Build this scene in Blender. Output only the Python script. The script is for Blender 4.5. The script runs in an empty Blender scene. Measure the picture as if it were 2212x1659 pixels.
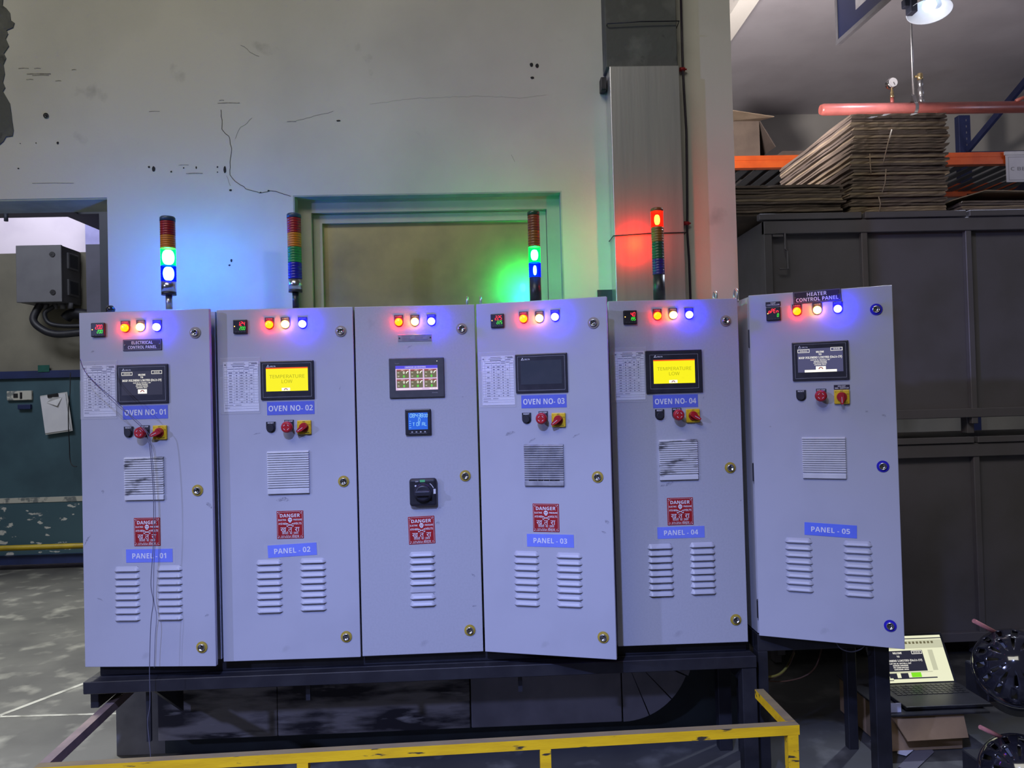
import bpy, bmesh, math, random
from mathutils import Vector, Matrix
R = math.radians
sc = bpy.context.scene
COL = sc.collection

# ------------------------------------------------------------------ camera
F_PX, CX, CY, CAM_Z = 1660.0, 1106.0, 829.5, 1.5
def _cam():
    y, p, r = R(2.089), R(0.963), R(1.530)
    fwd = Vector((math.sin(y)*math.cos(p), math.cos(y)*math.cos(p), math.sin(p)))
    right = Vector((math.cos(y), -math.sin(y), 0))
    down = -right.cross(fwd)
    return (right*math.cos(r) + down*math.sin(r), down*math.cos(r) - right*math.sin(r), fwd)
C_R, C_D, C_F = _cam()
cd = bpy.data.cameras.new('camera'); cam = bpy.data.objects.new('camera', cd); COL.objects.link(cam)
cd.sensor_width = 36; cd.lens = 36*F_PX/2212; cd.clip_end = 100; cd.clip_start = 0.05
m3 = Matrix((C_R, -C_D, -C_F)).transposed()
cam.matrix_world = Matrix.Translation((0, 0, CAM_Z)) @ m3.to_4x4()
sc.camera = cam

# ------------------------------------------------------------------ world, lights, exposure
sc.view_settings.view_transform = 'Standard'; sc.view_settings.look = 'None'
sc.view_settings.gamma = 1; sc.view_settings.exposure = 0; sc.view_settings.use_curve_mapping = False
w = bpy.data.worlds.new('hall_air'); sc.world = w; w.use_nodes = True
w.node_tree.nodes['Background'].inputs[0].default_value = (1.0, 0.96, 0.80, 1)
w.node_tree.nodes['Background'].inputs[1].default_value = 0.055

def light(name, kind, loc, target, power, color, **k):
    d = bpy.data.lights.new(name, kind); o = bpy.data.objects.new(name, d); COL.objects.link(o)
    d.energy = power; d.color = color; o.location = loc
    for a, b in k.items(): setattr(d, a, b)
    o.rotation_euler = (Vector(target)-Vector(loc)).to_track_quat('-Z', 'Y').to_euler()
    return o
# the lamp over the aisle in front of the cabinets (sharp shadows), shaded downwards
light('aisle_lamp', 'SPOT', (-0.63, -0.3, 3.5), (-0.1, 2.4, -1.4), 880, (0.33, 0.42, 1.0), spot_size=R(80), spot_blend=1.0, shadow_soft_size=0.06)
# a second lamp bay away to the left
light('bay_lamp', 'SPOT', (-7.0, -2.6, 3.8), (0.3, 2.9, 0.8), 1000, (0.40, 0.46, 1.0), spot_size=R(36), spot_blend=0.9, shadow_soft_size=0.12)
# high general hall lighting
light('hall_lamps', 'AREA', (-2.6, -2.6, 7.6), (-0.4, 3.4, 2.9), 240, (1.0, 0.96, 0.84), shape='RECTANGLE', size=5.0, size_y=2.0)
# behind the doorway: lamp over the floor, added unseen light on the far bright wall
light('back_room_lamp', 'SPOT', (-3.4, 4.9, 3.9), (-3.3, 4.6, 0.0), 1350, (1.0, 1.0, 0.92), spot_size=R(86), spot_blend=0.7, shadow_soft_size=0.3)
light('lit_wall_lamp', 'AREA', (-5.0, 8.3, 5.5), (-5.4, 9.9, 3.3), 110, (0.86, 0.80, 1.0), shape='RECTANGLE', size=3.0, size_y=0.6)
# unseen fill lights added to brighten the store and the room behind the doorway
light('store_lamp', 'POINT', (5.6, 4.3, 3.3), (5.6, 4.3, 0), 26, (0.70, 0.72, 1.0), shadow_soft_size=0.3)
light('store_gate_lamp', 'SPOT', (1.02, 4.0, 2.85), (2.35, 5.5, 4.3), 310, (1.0, 0.90, 0.90), spot_size=R(110), spot_blend=1.0, shadow_soft_size=0.15)  # unseen spot added behind the pillar for the ceiling and carton sides
light('back_room_fill', 'AREA', (-4.2, 4.6, 4.4), (-3.8, 6.6, 0.8), 75, (0.86, 0.90, 1.0), shape='RECTANGLE', size=2.0, size_y=1.0)

# ------------------------------------------------------------------ helpers
def at(px, py, Y):
    """photo pixel -> world point on the plane at distance Y in front of the camera"""
    d = C_R*(px-CX) + C_D*(py-CY) + C_F*F_PX
    return d*(Y/d.y) + Vector((0, 0, CAM_Z))

class MB:
    def __init__(s): s.v = []; s.f = []; s.sm = []
    def add(s, vs, fs, smooth=False):
        n = len(s.v); s.v += [tuple(v) for v in vs]
        for f in fs: s.f.append([i+n for i in f]); s.sm.append(smooth)
        return s
    def box(s, x0, x1, y0, y1, z0, z1):
        return s.add([(x, y, z) for z in (z0, z1) for y in (y0, y1) for x in (x0, x1)],
                     [(0,2,3,1),(4,5,7,6),(0,1,5,4),(2,6,7,3),(0,4,6,2),(1,3,7,5)])
    def bbox(s, x0, x1, y0, y1, z0, z1, b=0.002, seg=2):
        bm = bmesh.new(); bmesh.ops.create_cube(bm, size=1)
        for v in bm.verts: v.co = ((x0+x1)/2+v.co.x*(x1-x0), (y0+y1)/2+v.co.y*(y1-y0), (z0+z1)/2+v.co.z*(z1-z0))
        bmesh.ops.bevel(bm, geom=list(bm.edges), offset=b, segments=seg, affect='EDGES', profile=0.5)
        bm.verts.index_update()
        s.add([v.co for v in bm.verts], [[v.index for v in f.verts] for f in bm.faces]); bm.free(); return s
    def bar(s, p, q, wx, wz, up=(0,0,1)):
        p, q, up = Vector(p), Vector(q), Vector(up); d = (q-p).normalized(); a = d.cross(up).normalized(); b = a.cross(d)
        vs = [c + a*sx*wx/2 + b*sz*wz/2 for c in (p, q) for sx, sz in ((-1,-1),(1,-1),(1,1),(-1,1))]
        return s.add(vs, [(3,2,1,0),(4,5,6,7),(0,1,5,4),(1,2,6,5),(2,3,7,6),(3,0,4,7)])
    def cyl(s, p, q, r0, r1=None, n=24, caps=True, smooth=True):
        return s.lathe([(0, 0)]*0 + [(r0, 0), (r0 if r1 is None else r1, 1)], p, q, n, caps, smooth)
    def lathe(s, prof, p, q, n=24, caps=True, smooth=True):
        """prof: (radius, t) with t along p->q (0..1)"""
        p, q = Vector(p), Vector(q); d = q-p; u = d.normalized()
        a = u.orthogonal().normalized(); b = u.cross(a)
        vs = []; fs = []
        for r, t in prof:
            for i in range(n):
                g = 2*math.pi*i/n; vs.append(p + d*t + (a*math.cos(g)+b*math.sin(g))*r)
        for k in range(len(prof)-1):
            for i in range(n):
                j = (i+1) % n; fs.append((k*n+i, k*n+j, (k+1)*n+j, (k+1)*n+i))
        s.add(vs, fs, smooth)
        if caps:
            m = len(s.v)-len(vs)
            s.f.append([m+i for i in reversed(range(n))]); s.sm.append(False)
            s.f.append([m+(len(prof)-1)*n+i for i in range(n)]); s.sm.append(False)
        return s
    def tube(s, pts, r, n=8, smooth=True):
        P = [Vector(p) for p in pts]
        vs = []; fs = []; ref = None
        for i, p in enumerate(P):
            d = (P[min(i+1, len(P)-1)]-P[max(i-1, 0)]).normalized()
            if ref is None: ref = d.orthogonal().normalized()
            ref = (ref - d*ref.dot(d)).normalized(); b = d.cross(ref)
            rr = r[i] if isinstance(r, (list, tuple)) else r
            for k in range(n):
                g = 2*math.pi*k/n; vs.append(p + (ref*math.cos(g)+b*math.sin(g))*rr)
        for i in range(len(P)-1):
            for k in range(n):
                j = (k+1) % n; fs.append((i*n+k, i*n+j, (i+1)*n+j, (i+1)*n+k))
        fs += [tuple(reversed(range(n))), tuple((len(P)-1)*n+k for k in range(n))]
        return s.add(vs, fs, smooth)
    def prism(s, poly, y0, y1):
        """polygon in x,z extruded along y"""
        n = len(poly)
        return s.add([(x, y0, z) for x, z in poly]+[(x, y1, z) for x, z in poly],
                     [tuple(range(n)), tuple(range(2*n-1, n-1, -1))]+[(i, i+n, (i+1) % n+n, (i+1) % n) for i in range(n)])
    def quad(s, a, b, c, d): return s.add([a, b, c, d], [(0,1,2,3)])
    def strip(s, x0, x1, z0, z1, y): return s.add([(x0,y,z0),(x1,y,z0),(x1,y,z1),(x0,y,z1)], [(0,1,2,3)])
    def frame(s, x0, x1, z0, z1, t, y):
        s.strip(x0, x1, z1-t, z1, y); s.strip(x0, x1, z0, z0+t, y)
        s.strip(x0, x0+t, z0+t, z1-t, y); return s.strip(x1-t, x1, z0+t, z1-t, y)
    def disc(s, x, z, r, y, n=20, a0=0, a1=2*math.pi, r0=None):
        if r0 is None:
            return s.add([(x+r*math.cos(a0+(a1-a0)*i/n), y, z+r*math.sin(a0+(a1-a0)*i/n)) for i in range(n)], [tuple(range(n))])
        vs = []
        for i in range(n+1):
            g = a0+(a1-a0)*i/n; vs += [(x+r0*math.cos(g), y, z+r0*math.sin(g)), (x+r*math.cos(g), y, z+r*math.sin(g))]
        return s.add(vs, [(2*i, 2*i+1, 2*i+3, 2*i+2) for i in range(n)])
    def mesh(s, name, m):
        me = bpy.data.meshes.new(name); me.from_pydata(s.v, [], s.f); me.validate()
        if len(me.polygons) == len(s.sm): me.polygons.foreach_set('use_smooth', s.sm)
        me.materials.append(m); me.update(); return me

def obj(name, mb, m, parent=None, loc=(0,0,0), rz=0, label=None):
    me = mb if isinstance(mb, bpy.types.Mesh) else mb.mesh(name, m)
    o = bpy.data.objects.new(name, me); COL.objects.link(o)
    o.location = loc; o.rotation_euler = (0, 0, rz)
    if parent: o.parent = parent
    if label: o['label'] = label
    return o
def tag(o, label, cat, group=None, kind=None):
    o['label'] = label; o['category'] = cat
    if group: o['group'] = group
    if kind: o['kind'] = kind
    return o
def thing(name, label, cat, loc=(0,0,0), group=None, rz=0):
    o = bpy.data.objects.new(name, None); COL.objects.link(o); o.location = loc; o.rotation_euler = (0,0,rz)
    o.empty_display_size = 0.05
    return tag(o, label, cat, group)
def struct(name, mb, m, parent=None):
    o = obj(name, mb, m, parent)
    if not parent: o['kind'] = 'structure'
    return o

# ------------------------------------------------------------------ lettering
_TXT = {}
_BASE = {'b': (0x1D5D4, 0x1D5EE, 0x1D7EC), 'r': (0x1D5A0, 0x1D5BA, 0x1D7E2), 'm': (0x1D670, 0x1D68A, 0x1D7F6)}
def styled(s, st):
    A, a, n = _BASE[st]
    return ''.join(chr(A+ord(c)-65) if 'A' <= c <= 'Z' else chr(a+ord(c)-97) if 'a' <= c <= 'z' else chr(n+ord(c)-48) if '0' <= c <= '9' else c for c in s)
def _glyphs(s, bold):
    k = (s, bold)
    if k not in _TXT:
        c = bpy.data.curves.new('lettering_source', 'FONT'); c.body = s; c.size = 1; c.offset = bold; c.resolution_u = 3
        c.fill_mode = 'FRONT'
        o = bpy.data.objects.new('lettering_source', c); COL.objects.link(o)
        dg = bpy.context.evaluated_depsgraph_get(); dg.update()
        me = bpy.data.meshes.new_from_object(o.evaluated_get(dg))
        _TXT[k] = ([tuple(v.co) for v in me.vertices], [list(p.vertices) for p in me.polygons])
        bpy.data.objects.remove(o); bpy.data.curves.remove(c); bpy.data.meshes.remove(me)
    return _TXT[k]
def text(mb, s, x, z, h, w=None, y=-0.0006, bold=0.012, align='C', rot=0, st=None):
    """letters of cap height h standing in the x-z plane, facing -y; x,z is the middle (or left) of the line"""
    vs, fs = _glyphs(styled(s, st or ('b' if bold >= .02 else 'r')), .01 if st == 'm' else 0.0)
    if not vs: return mb
    x0, x1 = min(v[0] for v in vs), max(v[0] for v in vs)
    k = h/0.714; kx = (w/(x1-x0)) if w else k
    ox = -(x0+x1)/2 if align == 'C' else -x0
    ca, sa = math.cos(rot), math.sin(rot); out = []
    for a, b, _ in vs:
        u, v = (a+ox)*kx, b*k-h/2
        out.append((x+u*ca-v*sa, y, z+u*sa+v*ca))
    return mb.add(out, fs)
SEG = {'0':'abcdef','1':'bc','2':'abged','3':'abgcd','4':'fgbc','5':'afgcd','6':'afgedc','7':'abc','8':'abcdefg','9':'abcdfg',
       'o':'gcde','P':'abefg','E':'afged','n':'ceg','T':'fged','A':'abcefg','L':'fed','O':'abcdef'}
def seg7(mb, s, x, z, wd, ht, t, gap, y, slant=0.12):
    for ch in s:
        for q in SEG.get(ch, ''):
            a = {'a':(0,1,1,1),'b':(1,1,1,.5),'c':(1,.5,1,0),'d':(0,0,1,0),'e':(0,0,0,.5),'f':(0,.5,0,1),'g':(0,.5,1,.5)}[q]
            p = [(x+a[i]*wd+a[i+1]*ht*slant, z+a[i+1]*ht) for i in (0, 2)]
            dx, dz = p[1][0]-p[0][0], p[1][1]-p[0][1]; L = math.hypot(dx, dz); ux, uz = dx/L, dz/L
            g = t*0.25; a0 = (p[0][0]+ux*g, p[0][1]+uz*g); b0 = (p[1][0]-ux*g, p[1][1]-uz*g); nx, nz = -uz*t/2, ux*t/2
            mb.add([(a0[0]-nx, y, a0[1]-nz), (b0[0]-nx, y, b0[1]-nz), (b0[0]+nx, y, b0[1]+nz), (a0[0]+nx, y, a0[1]+nz)], [(0,1,2,3)])
        x += wd+gap
    return mb

# ------------------------------------------------------------------ materials (all procedural)
def mat(name, c, rough=0.6, metal=0.0, c2=None, scale=8.0, amt=(0.4, 0.65), stretch=None, bump=0.0, bscale=60.0, detail=6,
        spec=0.5, coat=0.0, c3=None, s3=3.0, a3=(0.6, 0.7), rvar=0.0):
    m = bpy.data.materials.new(name); m.use_nodes = True; nt = m.node_tree; N = nt.nodes; L = nt.links
    b = N['Principled BSDF']; b.inputs['Roughness'].default_value = rough; b.inputs['Metallic'].default_value = metal
    b.inputs['Specular IOR Level'].default_value = spec; b.inputs['Coat Weight'].default_value = coat
    b.inputs['Base Color'].default_value = (*c, 1)
    tc = N.new('ShaderNodeTexCoord'); mp = N.new('ShaderNodeMapping'); L.new(tc.outputs['Object'], mp.inputs[0])
    if stretch: mp.inputs['Scale'].default_value = stretch
    def noise(sc_, det=detail):
        n = N.new('ShaderNodeTexNoise'); n.inputs['Scale'].default_value = sc_; n.inputs['Detail'].default_value = det
        L.new(mp.outputs[0], n.inputs['Vector']); return n
    last = None
    if c2 is not None:
        n = noise(scale); r = N.new('ShaderNodeMapRange'); r.inputs['From Min'].default_value, r.inputs['From Max'].default_value = amt
        L.new(n.outputs['Fac'], r.inputs['Value'])
        x = N.new('ShaderNodeMix'); x.data_type = 'RGBA'; x.inputs['A'].default_value = (*c, 1); x.inputs['B'].default_value = (*c2, 1)
        L.new(r.outputs['Result'], x.inputs['Factor']); last = x.outputs['Result']
        if rvar:
            q = N.new('ShaderNodeMapRange'); q.inputs['To Min'].default_value = rough-rvar; q.inputs['To Max'].default_value = rough+rvar
            L.new(n.outputs['Fac'], q.inputs['Value']); L.new(q.outputs['Result'], b.inputs['Roughness'])
    if c3 is not None:
        n = noise(s3, 8); r = N.new('ShaderNodeMapRange'); r.inputs['From Min'].default_value, r.inputs['From Max'].default_value = a3
        L.new(n.outputs['Fac'], r.inputs['Value'])
        x = N.new('ShaderNodeMix'); x.data_type = 'RGBA'; x.inputs['B'].default_value = (*c3, 1)
        if last: L.new(last, x.inputs['A'])
        else: x.inputs['A'].default_value = (*c, 1)
        L.new(r.outputs['Result'], x.inputs['Factor']); last = x.outputs['Result']
    if last: L.new(last, b.inputs['Base Color'])
    if bump:
        n = noise(bscale, 4); u = N.new('ShaderNodeBump'); u.inputs['Strength'].default_value = bump; u.inputs['Distance'].default_value = 0.004
        L.new(n.outputs['Fac'], u.inputs['Height']); L.new(u.outputs['Normal'], b.inputs['Normal'])
    return m
def glow(name, c, s, base=(0.02,0.02,0.02)):
    m = bpy.data.materials.new(name); m.use_nodes = True; b = m.node_tree.nodes['Principled BSDF']
    b.inputs['Base Color'].default_value = (*base, 1); b.inputs['Emission Color'].default_value = (*c, 1); b.inputs['Emission Strength'].default_value = s
    b.inputs['Roughness'].default_value = 0.3
    return m
def lens_lit(name, tint, ec, es):
    """translucent coloured lens of a lit beacon: lets the LED core show through, glows a little itself"""
    m = bpy.data.materials.new(name); m.use_nodes = True; nt = m.node_tree; N = nt.nodes; L = nt.links
    for n in list(N):
        if n.type != 'OUTPUT_MATERIAL': N.remove(n)
    t = N.new('ShaderNodeBsdfTransparent'); t.inputs[0].default_value = (*tint, 1)
    e = N.new('ShaderNodeEmission'); e.inputs[0].default_value = (*ec, 1); e.inputs[1].default_value = es
    a = N.new('ShaderNodeAddShader'); L.new(t.outputs[0], a.inputs[0]); L.new(e.outputs[0], a.inputs[1])
    L.new(a.outputs[0], N['Material Output'].inputs[0]); return m
def clear(name, amount=0.12, rough=0.15):
    m = bpy.data.materials.new(name); m.use_nodes = True; nt = m.node_tree; N = nt.nodes; L = nt.links
    b = N['Principled BSDF']; b.inputs['Base Color'].default_value = (0.8,0.8,0.8,1); b.inputs['Roughness'].default_value = rough
    t = N.new('ShaderNodeBsdfTransparent'); x = N.new('ShaderNodeMixShader'); x.inputs[0].default_value = amount
    L.new(t.outputs[0], x.inputs[1]); L.new(b.outputs[0], x.inputs[2]); L.new(x.outputs[0], N['Material Output'].inputs[0]); return m

M = {}
M['plaster'] = mat('cream_plaster', (0.56,0.545,0.485), 0.85, c2=(0.44,0.43,0.385), scale=1.4, amt=(0.45,0.75), bump=0.18, bscale=55, c3=(0.30,0.29,0.26), s3=5, a3=(0.66,0.80))
M['reveal'] = mat('greenish_reveal_paint', (0.33,0.37,0.33), 0.8, c2=(0.24,0.28,0.25), scale=6, bump=0.2)
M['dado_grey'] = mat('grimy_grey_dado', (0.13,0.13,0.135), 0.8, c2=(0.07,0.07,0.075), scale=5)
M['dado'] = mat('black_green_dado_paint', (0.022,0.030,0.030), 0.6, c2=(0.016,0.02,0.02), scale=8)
M['floor'] = mat('concrete_floor', (0.066,0.066,0.064), 0.45, c2=(0.045,0.045,0.045), scale=2.2, amt=(0.4,0.65), bump=0.25, bscale=14, c3=(0.15,0.15,0.138), s3=5.5, a3=(0.54,0.72))
M['cab'] = mat('grey_powder_coat', (0.43,0.435,0.485), 0.42, c2=(0.39,0.395,0.445), scale=3.0, amt=(0.45,0.7), bump=0.06, bscale=420, c3=(0.30,0.30,0.33), s3=7, a3=(0.70,0.84))
M['cab_hammer'] = mat('grey_textured_coat', (0.415,0.42,0.46), 0.38, c2=(0.395,0.40,0.44), scale=130, bump=0.16, bscale=420, c3=(0.26,0.26,0.29), s3=7, a3=(0.70,0.84))
M['cab_in'] = mat('cabinet_inside_coat', (0.30,0.30,0.32), 0.6, c2=(0.26,0.26,0.28), scale=5)
M['smudge'] = mat('grey_smudge', (0.21,0.21,0.245), 0.6, c2=(0.40,0.405,0.45), scale=140, amt=(0.38,0.6))
M['black'] = mat('black_plastic', (0.016,0.016,0.02), 0.38, c2=(0.024,0.024,0.03), scale=30)
M['bezel'] = mat('black_bezel', (0.022,0.022,0.03), 0.33, c2=(0.03,0.03,0.038), scale=25)
M['bezel_grey'] = mat('charcoal_bezel', (0.05,0.05,0.056), 0.5, c2=(0.06,0.06,0.066), scale=40)
M['dark_glass'] = mat('dark_screen_glass', (0.012,0.013,0.02), 0.12, c2=(0.018,0.018,0.026), scale=12)
M['off_glass'] = mat('unlit_screen_glass', (0.045,0.055,0.068), 0.22, c2=(0.055,0.062,0.075), scale=14)
M['plate_dark'] = mat('engraved_dark_plate', (0.02,0.014,0.03), 0.4, c2=(0.03,0.02,0.04), scale=20)
M['white'] = mat('white_paint', (0.75,0.75,0.78), 0.6, c2=(0.68,0.68,0.72), scale=20)
M['letter_grey'] = mat('grey_print', (0.35,0.35,0.38), 0.6, c2=(0.3,0.3,0.33), scale=20)
M['red'] = mat('danger_red_enamel', (0.36,0.012,0.016), 0.4, c2=(0.30,0.012,0.016), scale=15)
M['sign_blue'] = mat('blue_sticker', (0.055,0.10,0.66), 0.35, c2=(0.05,0.09,0.58), scale=18)
M['sign_blue_pale'] = mat('pale_blue_sticker', (0.13,0.20,0.82), 0.35, c2=(0.12,0.18,0.74), scale=18)
M['red_plastic'] = mat('red_plastic', (0.42,0.012,0.02), 0.35, c2=(0.34,0.01,0.016), scale=25)
M['yellow_plastic'] = mat('yellow_plastic', (0.74,0.50,0.012), 0.4, c2=(0.62,0.40,0.01), scale=25)
M['chrome'] = mat('chrome', (0.72,0.72,0.74), 0.18, 1.0, c2=(0.55,0.55,0.57), scale=40)
M['ring_yellow'] = mat('olive_yellow_ring', (0.42,0.30,0.03), 0.5, c2=(0.30,0.22,0.03), scale=60)
M['ring_grey'] = mat('worn_grey_ring', (0.33,0.28,0.20), 0.5, c2=(0.24,0.2,0.15), scale=60)
M['ring_blue'] = mat('blue_ring', (0.02,0.012,0.42), 0.35, c2=(0.018,0.01,0.36), scale=40)
M['grille'] = mat('light_grey_filter_plastic', (0.62,0.62,0.62), 0.55, c2=(0.55,0.55,0.56), scale=12)
M['grille_dirty'] = mat('sooty_filter_plastic', (0.60,0.60,0.60), 0.6, c2=(0.03,0.03,0.035), scale=22, amt=(0.54,0.66), stretch=(0.5,1,1.5))
M['grille_grey'] = mat('dusty_grey_filter_plastic', (0.34,0.34,0.35), 0.6, c2=(0.22,0.22,0.24), scale=22)
M['soot'] = mat('sooty_filter_mat', (0.035,0.035,0.04), 0.9, c2=(0.15,0.15,0.17), scale=60, amt=(0.5,0.62))
M['paper'] = mat('white_paper', (0.74,0.74,0.80), 0.7, c2=(0.69,0.69,0.76), scale=9)
M['ink'] = mat('grey_ink', (0.10,0.10,0.17), 0.8, c2=(0.14,0.14,0.21), scale=80)
M['metal_plate'] = mat('brushed_name_plate', (0.62,0.62,0.66), 0.28, 0.9, c2=(0.5,0.5,0.53), scale=30)
M['black_steel'] = mat('black_painted_steel', (0.014,0.014,0.018), 0.45, c2=(0.022,0.022,0.026), scale=12, bump=0.1)
M['rail'] = mat('chipped_yellow_paint', (0.92,0.56,0.008), 0.5, c2=(0.78,0.46,0.008), scale=9, amt=(0.45,0.65), stretch=(0.6,3,3), bump=0.15, c3=(0.05,0.04,0.025), s3=16, a3=(0.62,0.66))
M['rail_brown'] = mat('rusty_brown_steel', (0.27,0.19,0.155), 0.6, c2=(0.18,0.13,0.11), scale=14, bump=0.15)
M['dust'] = mat('dusty_yellow_paint', (0.25,0.19,0.075), 0.75, c2=(0.19,0.145,0.07), scale=14, stretch=(0.5,2,2), bump=0.1)
M['galv'] = mat('galvanised_sheet', (0.78,0.76,0.76), 0.33, 0.88, c2=(0.52,0.52,0.54), scale=2.6, amt=(0.35,0.7), stretch=(5,5,0.35), bump=0.10, bscale=9, rvar=0.08)
M['insul'] = mat('grimy_dark_cladding', (0.085,0.088,0.08), 0.85, c2=(0.16,0.165,0.15), scale=6, amt=(0.5,0.72), bump=0.6, bscale=34, c3=(0.02,0.02,0.02), s3=9, a3=(0.6,0.7))
M['duct_dirty'] = mat('sooty_duct_sheet', (0.27,0.255,0.245), 0.75, 0.0, c2=(0.022,0.02,0.024), scale=6.5, amt=(0.44,0.58), stretch=(0.42,1,2.2), detail=12, bump=0.4, bscale=30, c3=(0.34,0.33,0.32), s3=14, a3=(0.6,0.72))
M['duct_plain'] = mat('dull_duct_sheet', (0.25,0.24,0.26), 0.55, 0.3, c2=(0.17,0.165,0.18), scale=4, bump=0.1)
M['seam'] = mat('black_seam', (0.008,0.008,0.01), 0.8, c2=(0.012,0.012,0.014), scale=20)
M['win_frame'] = mat('beige_window_frame', (0.40,0.38,0.31), 0.5, c2=(0.34,0.32,0.27), scale=5)
M['pane'] = mat('brushed_sheet_pane', (0.80,0.72,0.40), 0.31, 0.95, c2=(0.48,0.44,0.27), scale=3.5, amt=(0.4,0.68), bump=0.02, bscale=14, rvar=0.05, coat=0.5)
M['bin'] = mat('grey_bin_paint', (0.145,0.138,0.165), 0.42, c2=(0.115,0.11,0.12), scale=3, amt=(0.4,0.7), bump=0.08, bscale=12, rvar=0.12)
M['carton'] = mat('brown_cardboard', (0.20,0.155,0.12), 0.85, c2=(0.14,0.108,0.085), scale=5, bump=0.3, bscale=40)
M['carton_b'] = mat('dull_cardboard', (0.155,0.12,0.10), 0.85, c2=(0.11,0.085,0.07), scale=6, bump=0.3, bscale=40)
M['carton_c'] = mat('pale_cardboard', (0.33,0.26,0.18), 0.85, c2=(0.24,0.18,0.12), scale=6, bump=0.3, bscale=40)
M['carton_w'] = mat('warm_brown_cardboard', (0.36,0.235,0.12), 0.85, c2=(0.27,0.175,0.09), scale=6, bump=0.3, bscale=40)
M['orange'] = mat('orange_rack_paint', (0.80,0.14,0.025), 0.4, c2=(0.70,0.11,0.02), scale=8)
M['rack_blue'] = mat('blue_rack_paint', (0.028,0.040,0.13), 0.5, c2=(0.022,0.03,0.10), scale=8)
M['deck'] = mat('grey_decking', (0.12,0.13,0.15), 0.5, 0.3, c2=(0.09,0.10,0.12), scale=6)
M['pipe_red'] = mat('red_pipe_paint', (0.42,0.115,0.095), 0.32, c2=(0.33,0.09,0.075), scale=12, bump=0.05)
M['brass'] = mat('brass', (0.72,0.56,0.30), 0.3, 0.9, c2=(0.6,0.46,0.24), scale=20)
M['steel'] = mat('plain_steel', (0.50,0.50,0.52), 0.35, 0.9, c2=(0.4,0.4,0.42), scale=20)
M['white_wall'] = mat('pale_far_wall_paint', (0.52,0.51,0.46), 0.85, c2=(0.45,0.44,0.40), scale=1.5, bump=0.1)
M['bright_wall'] = mat('white_wall_paint', (0.78,0.76,0.80), 0.8, c2=(0.70,0.68,0.73), scale=2, amt=(0.5,0.7))
M['brown_wall'] = mat('grimy_wall_paint', (0.22,0.205,0.16), 0.85, c2=(0.16,0.15,0.12), scale=2, bump=0.1, c3=(0.06,0.055,0.05), s3=6, a3=(0.66,0.76))
M['teal'] = mat('teal_wall_paint', (0.060,0.120,0.155), 0.5, c2=(0.045,0.09,0.12), scale=2.5, bump=0.05)
M['teal_chip'] = mat('chipped_teal_paint', (0.060,0.120,0.155), 0.5, c2=(0.62,0.62,0.58), scale=9, amt=(0.60,0.625), stretch=(0.8,1,1.6), bump=0.05)
M['chalk'] = mat('bare_white_plaster', (0.55,0.54,0.48), 0.9, c2=(0.2,0.22,0.22), scale=14, amt=(0.5,0.6))
M['violet_grey'] = mat('violet_grey_paint', (0.10,0.10,0.15), 0.6, c2=(0.08,0.08,0.12), scale=5)
M['pale_blue_wall'] = mat('pale_blue_wall_paint', (0.34,0.36,0.62), 0.8, c2=(0.28,0.30,0.54), scale=6)
M['joint'] = mat('pale_floor_joint', (0.27,0.27,0.25), 0.8, c2=(0.12,0.12,0.11), scale=7, amt=(0.45,0.6))
M['navy'] = mat('navy_trim_paint', (0.02,0.032,0.12), 0.5, c2=(0.016,0.026,0.09), scale=6)
M['navy_dark'] = mat('dark_steel_header', (0.026,0.032,0.055), 0.6, c2=(0.02,0.025,0.045), scale=6)
M['box_grey'] = mat('grey_enclosure', (0.14,0.14,0.16), 0.5, c2=(0.12,0.12,0.14), scale=6)
M['cable'] = mat('black_cable', (0.012,0.013,0.02), 0.5, c2=(0.02,0.02,0.028), scale=20)
M['wire_grey'] = mat('grey_wire', (0.13,0.13,0.16), 0.5, c2=(0.10,0.10,0.13), scale=30)
M['cable_olive'] = mat('olive_cable', (0.20,0.17,0.03), 0.5, c2=(0.14,0.12,0.02), scale=20)
M['cable_orange'] = mat('brown_cable', (0.10,0.045,0.02), 0.5, c2=(0.08,0.035,0.02), scale=20)
M['ceiling'] = mat('white_ceiling_paint', (0.50,0.48,0.50), 0.9, c2=(0.45,0.43,0.45), scale=3, bump=0.1)
M['sign_navy'] = mat('navy_sign_face', (0.005,0.008,0.030), 0.4, c2=(0.004,0.007,0.026), scale=6)
M['alu'] = mat('dull_aluminium', (0.36,0.36,0.38), 0.45, 0.7, c2=(0.3,0.3,0.32), scale=20)
M['shade'] = mat('enamel_lamp_shade', (0.55,0.62,0.70), 0.35, c2=(0.48,0.55,0.64), scale=8)
M['gloss_black'] = mat('glossy_black_enamel', (0.012,0.012,0.018), 0.10, c2=(0.018,0.018,0.024), scale=10, coat=0.6)
M['pink'] = mat('pinkish_copper', (0.62,0.26,0.24), 0.35, 0.3, c2=(0.5,0.2,0.18), scale=20)
M['green_tape'] = mat('green_tape', (0.012,0.10,0.08), 0.5, c2=(0.01,0.08,0.065), scale=20)
M['yellow_pipe'] = mat('yellow_pipe_paint', (0.42,0.30,0.01), 0.5, c2=(0.34,0.24,0.01), scale=10)
M['green_plastic'] = mat('green_label', (0.10,0.45,0.16), 0.5, c2=(0.08,0.38,0.13), scale=20)
M['tape'] = clear('clear_tape')
M['clear_sleeve'] = clear('clear_plastic_sleeve', 0.05, 0.08)
M['l_red'] = mat('red_lens', (0.33,0.015,0.02), 0.25, c2=(0.28,0.012,0.018), scale=20)
M['l_amber'] = mat('amber_lens', (0.62,0.20,0.012), 0.25, c2=(0.54,0.17,0.012), scale=20)
M['l_green'] = mat('green_lens', (0.02,0.27,0.07), 0.25, c2=(0.018,0.22,0.06), scale=20)
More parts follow.
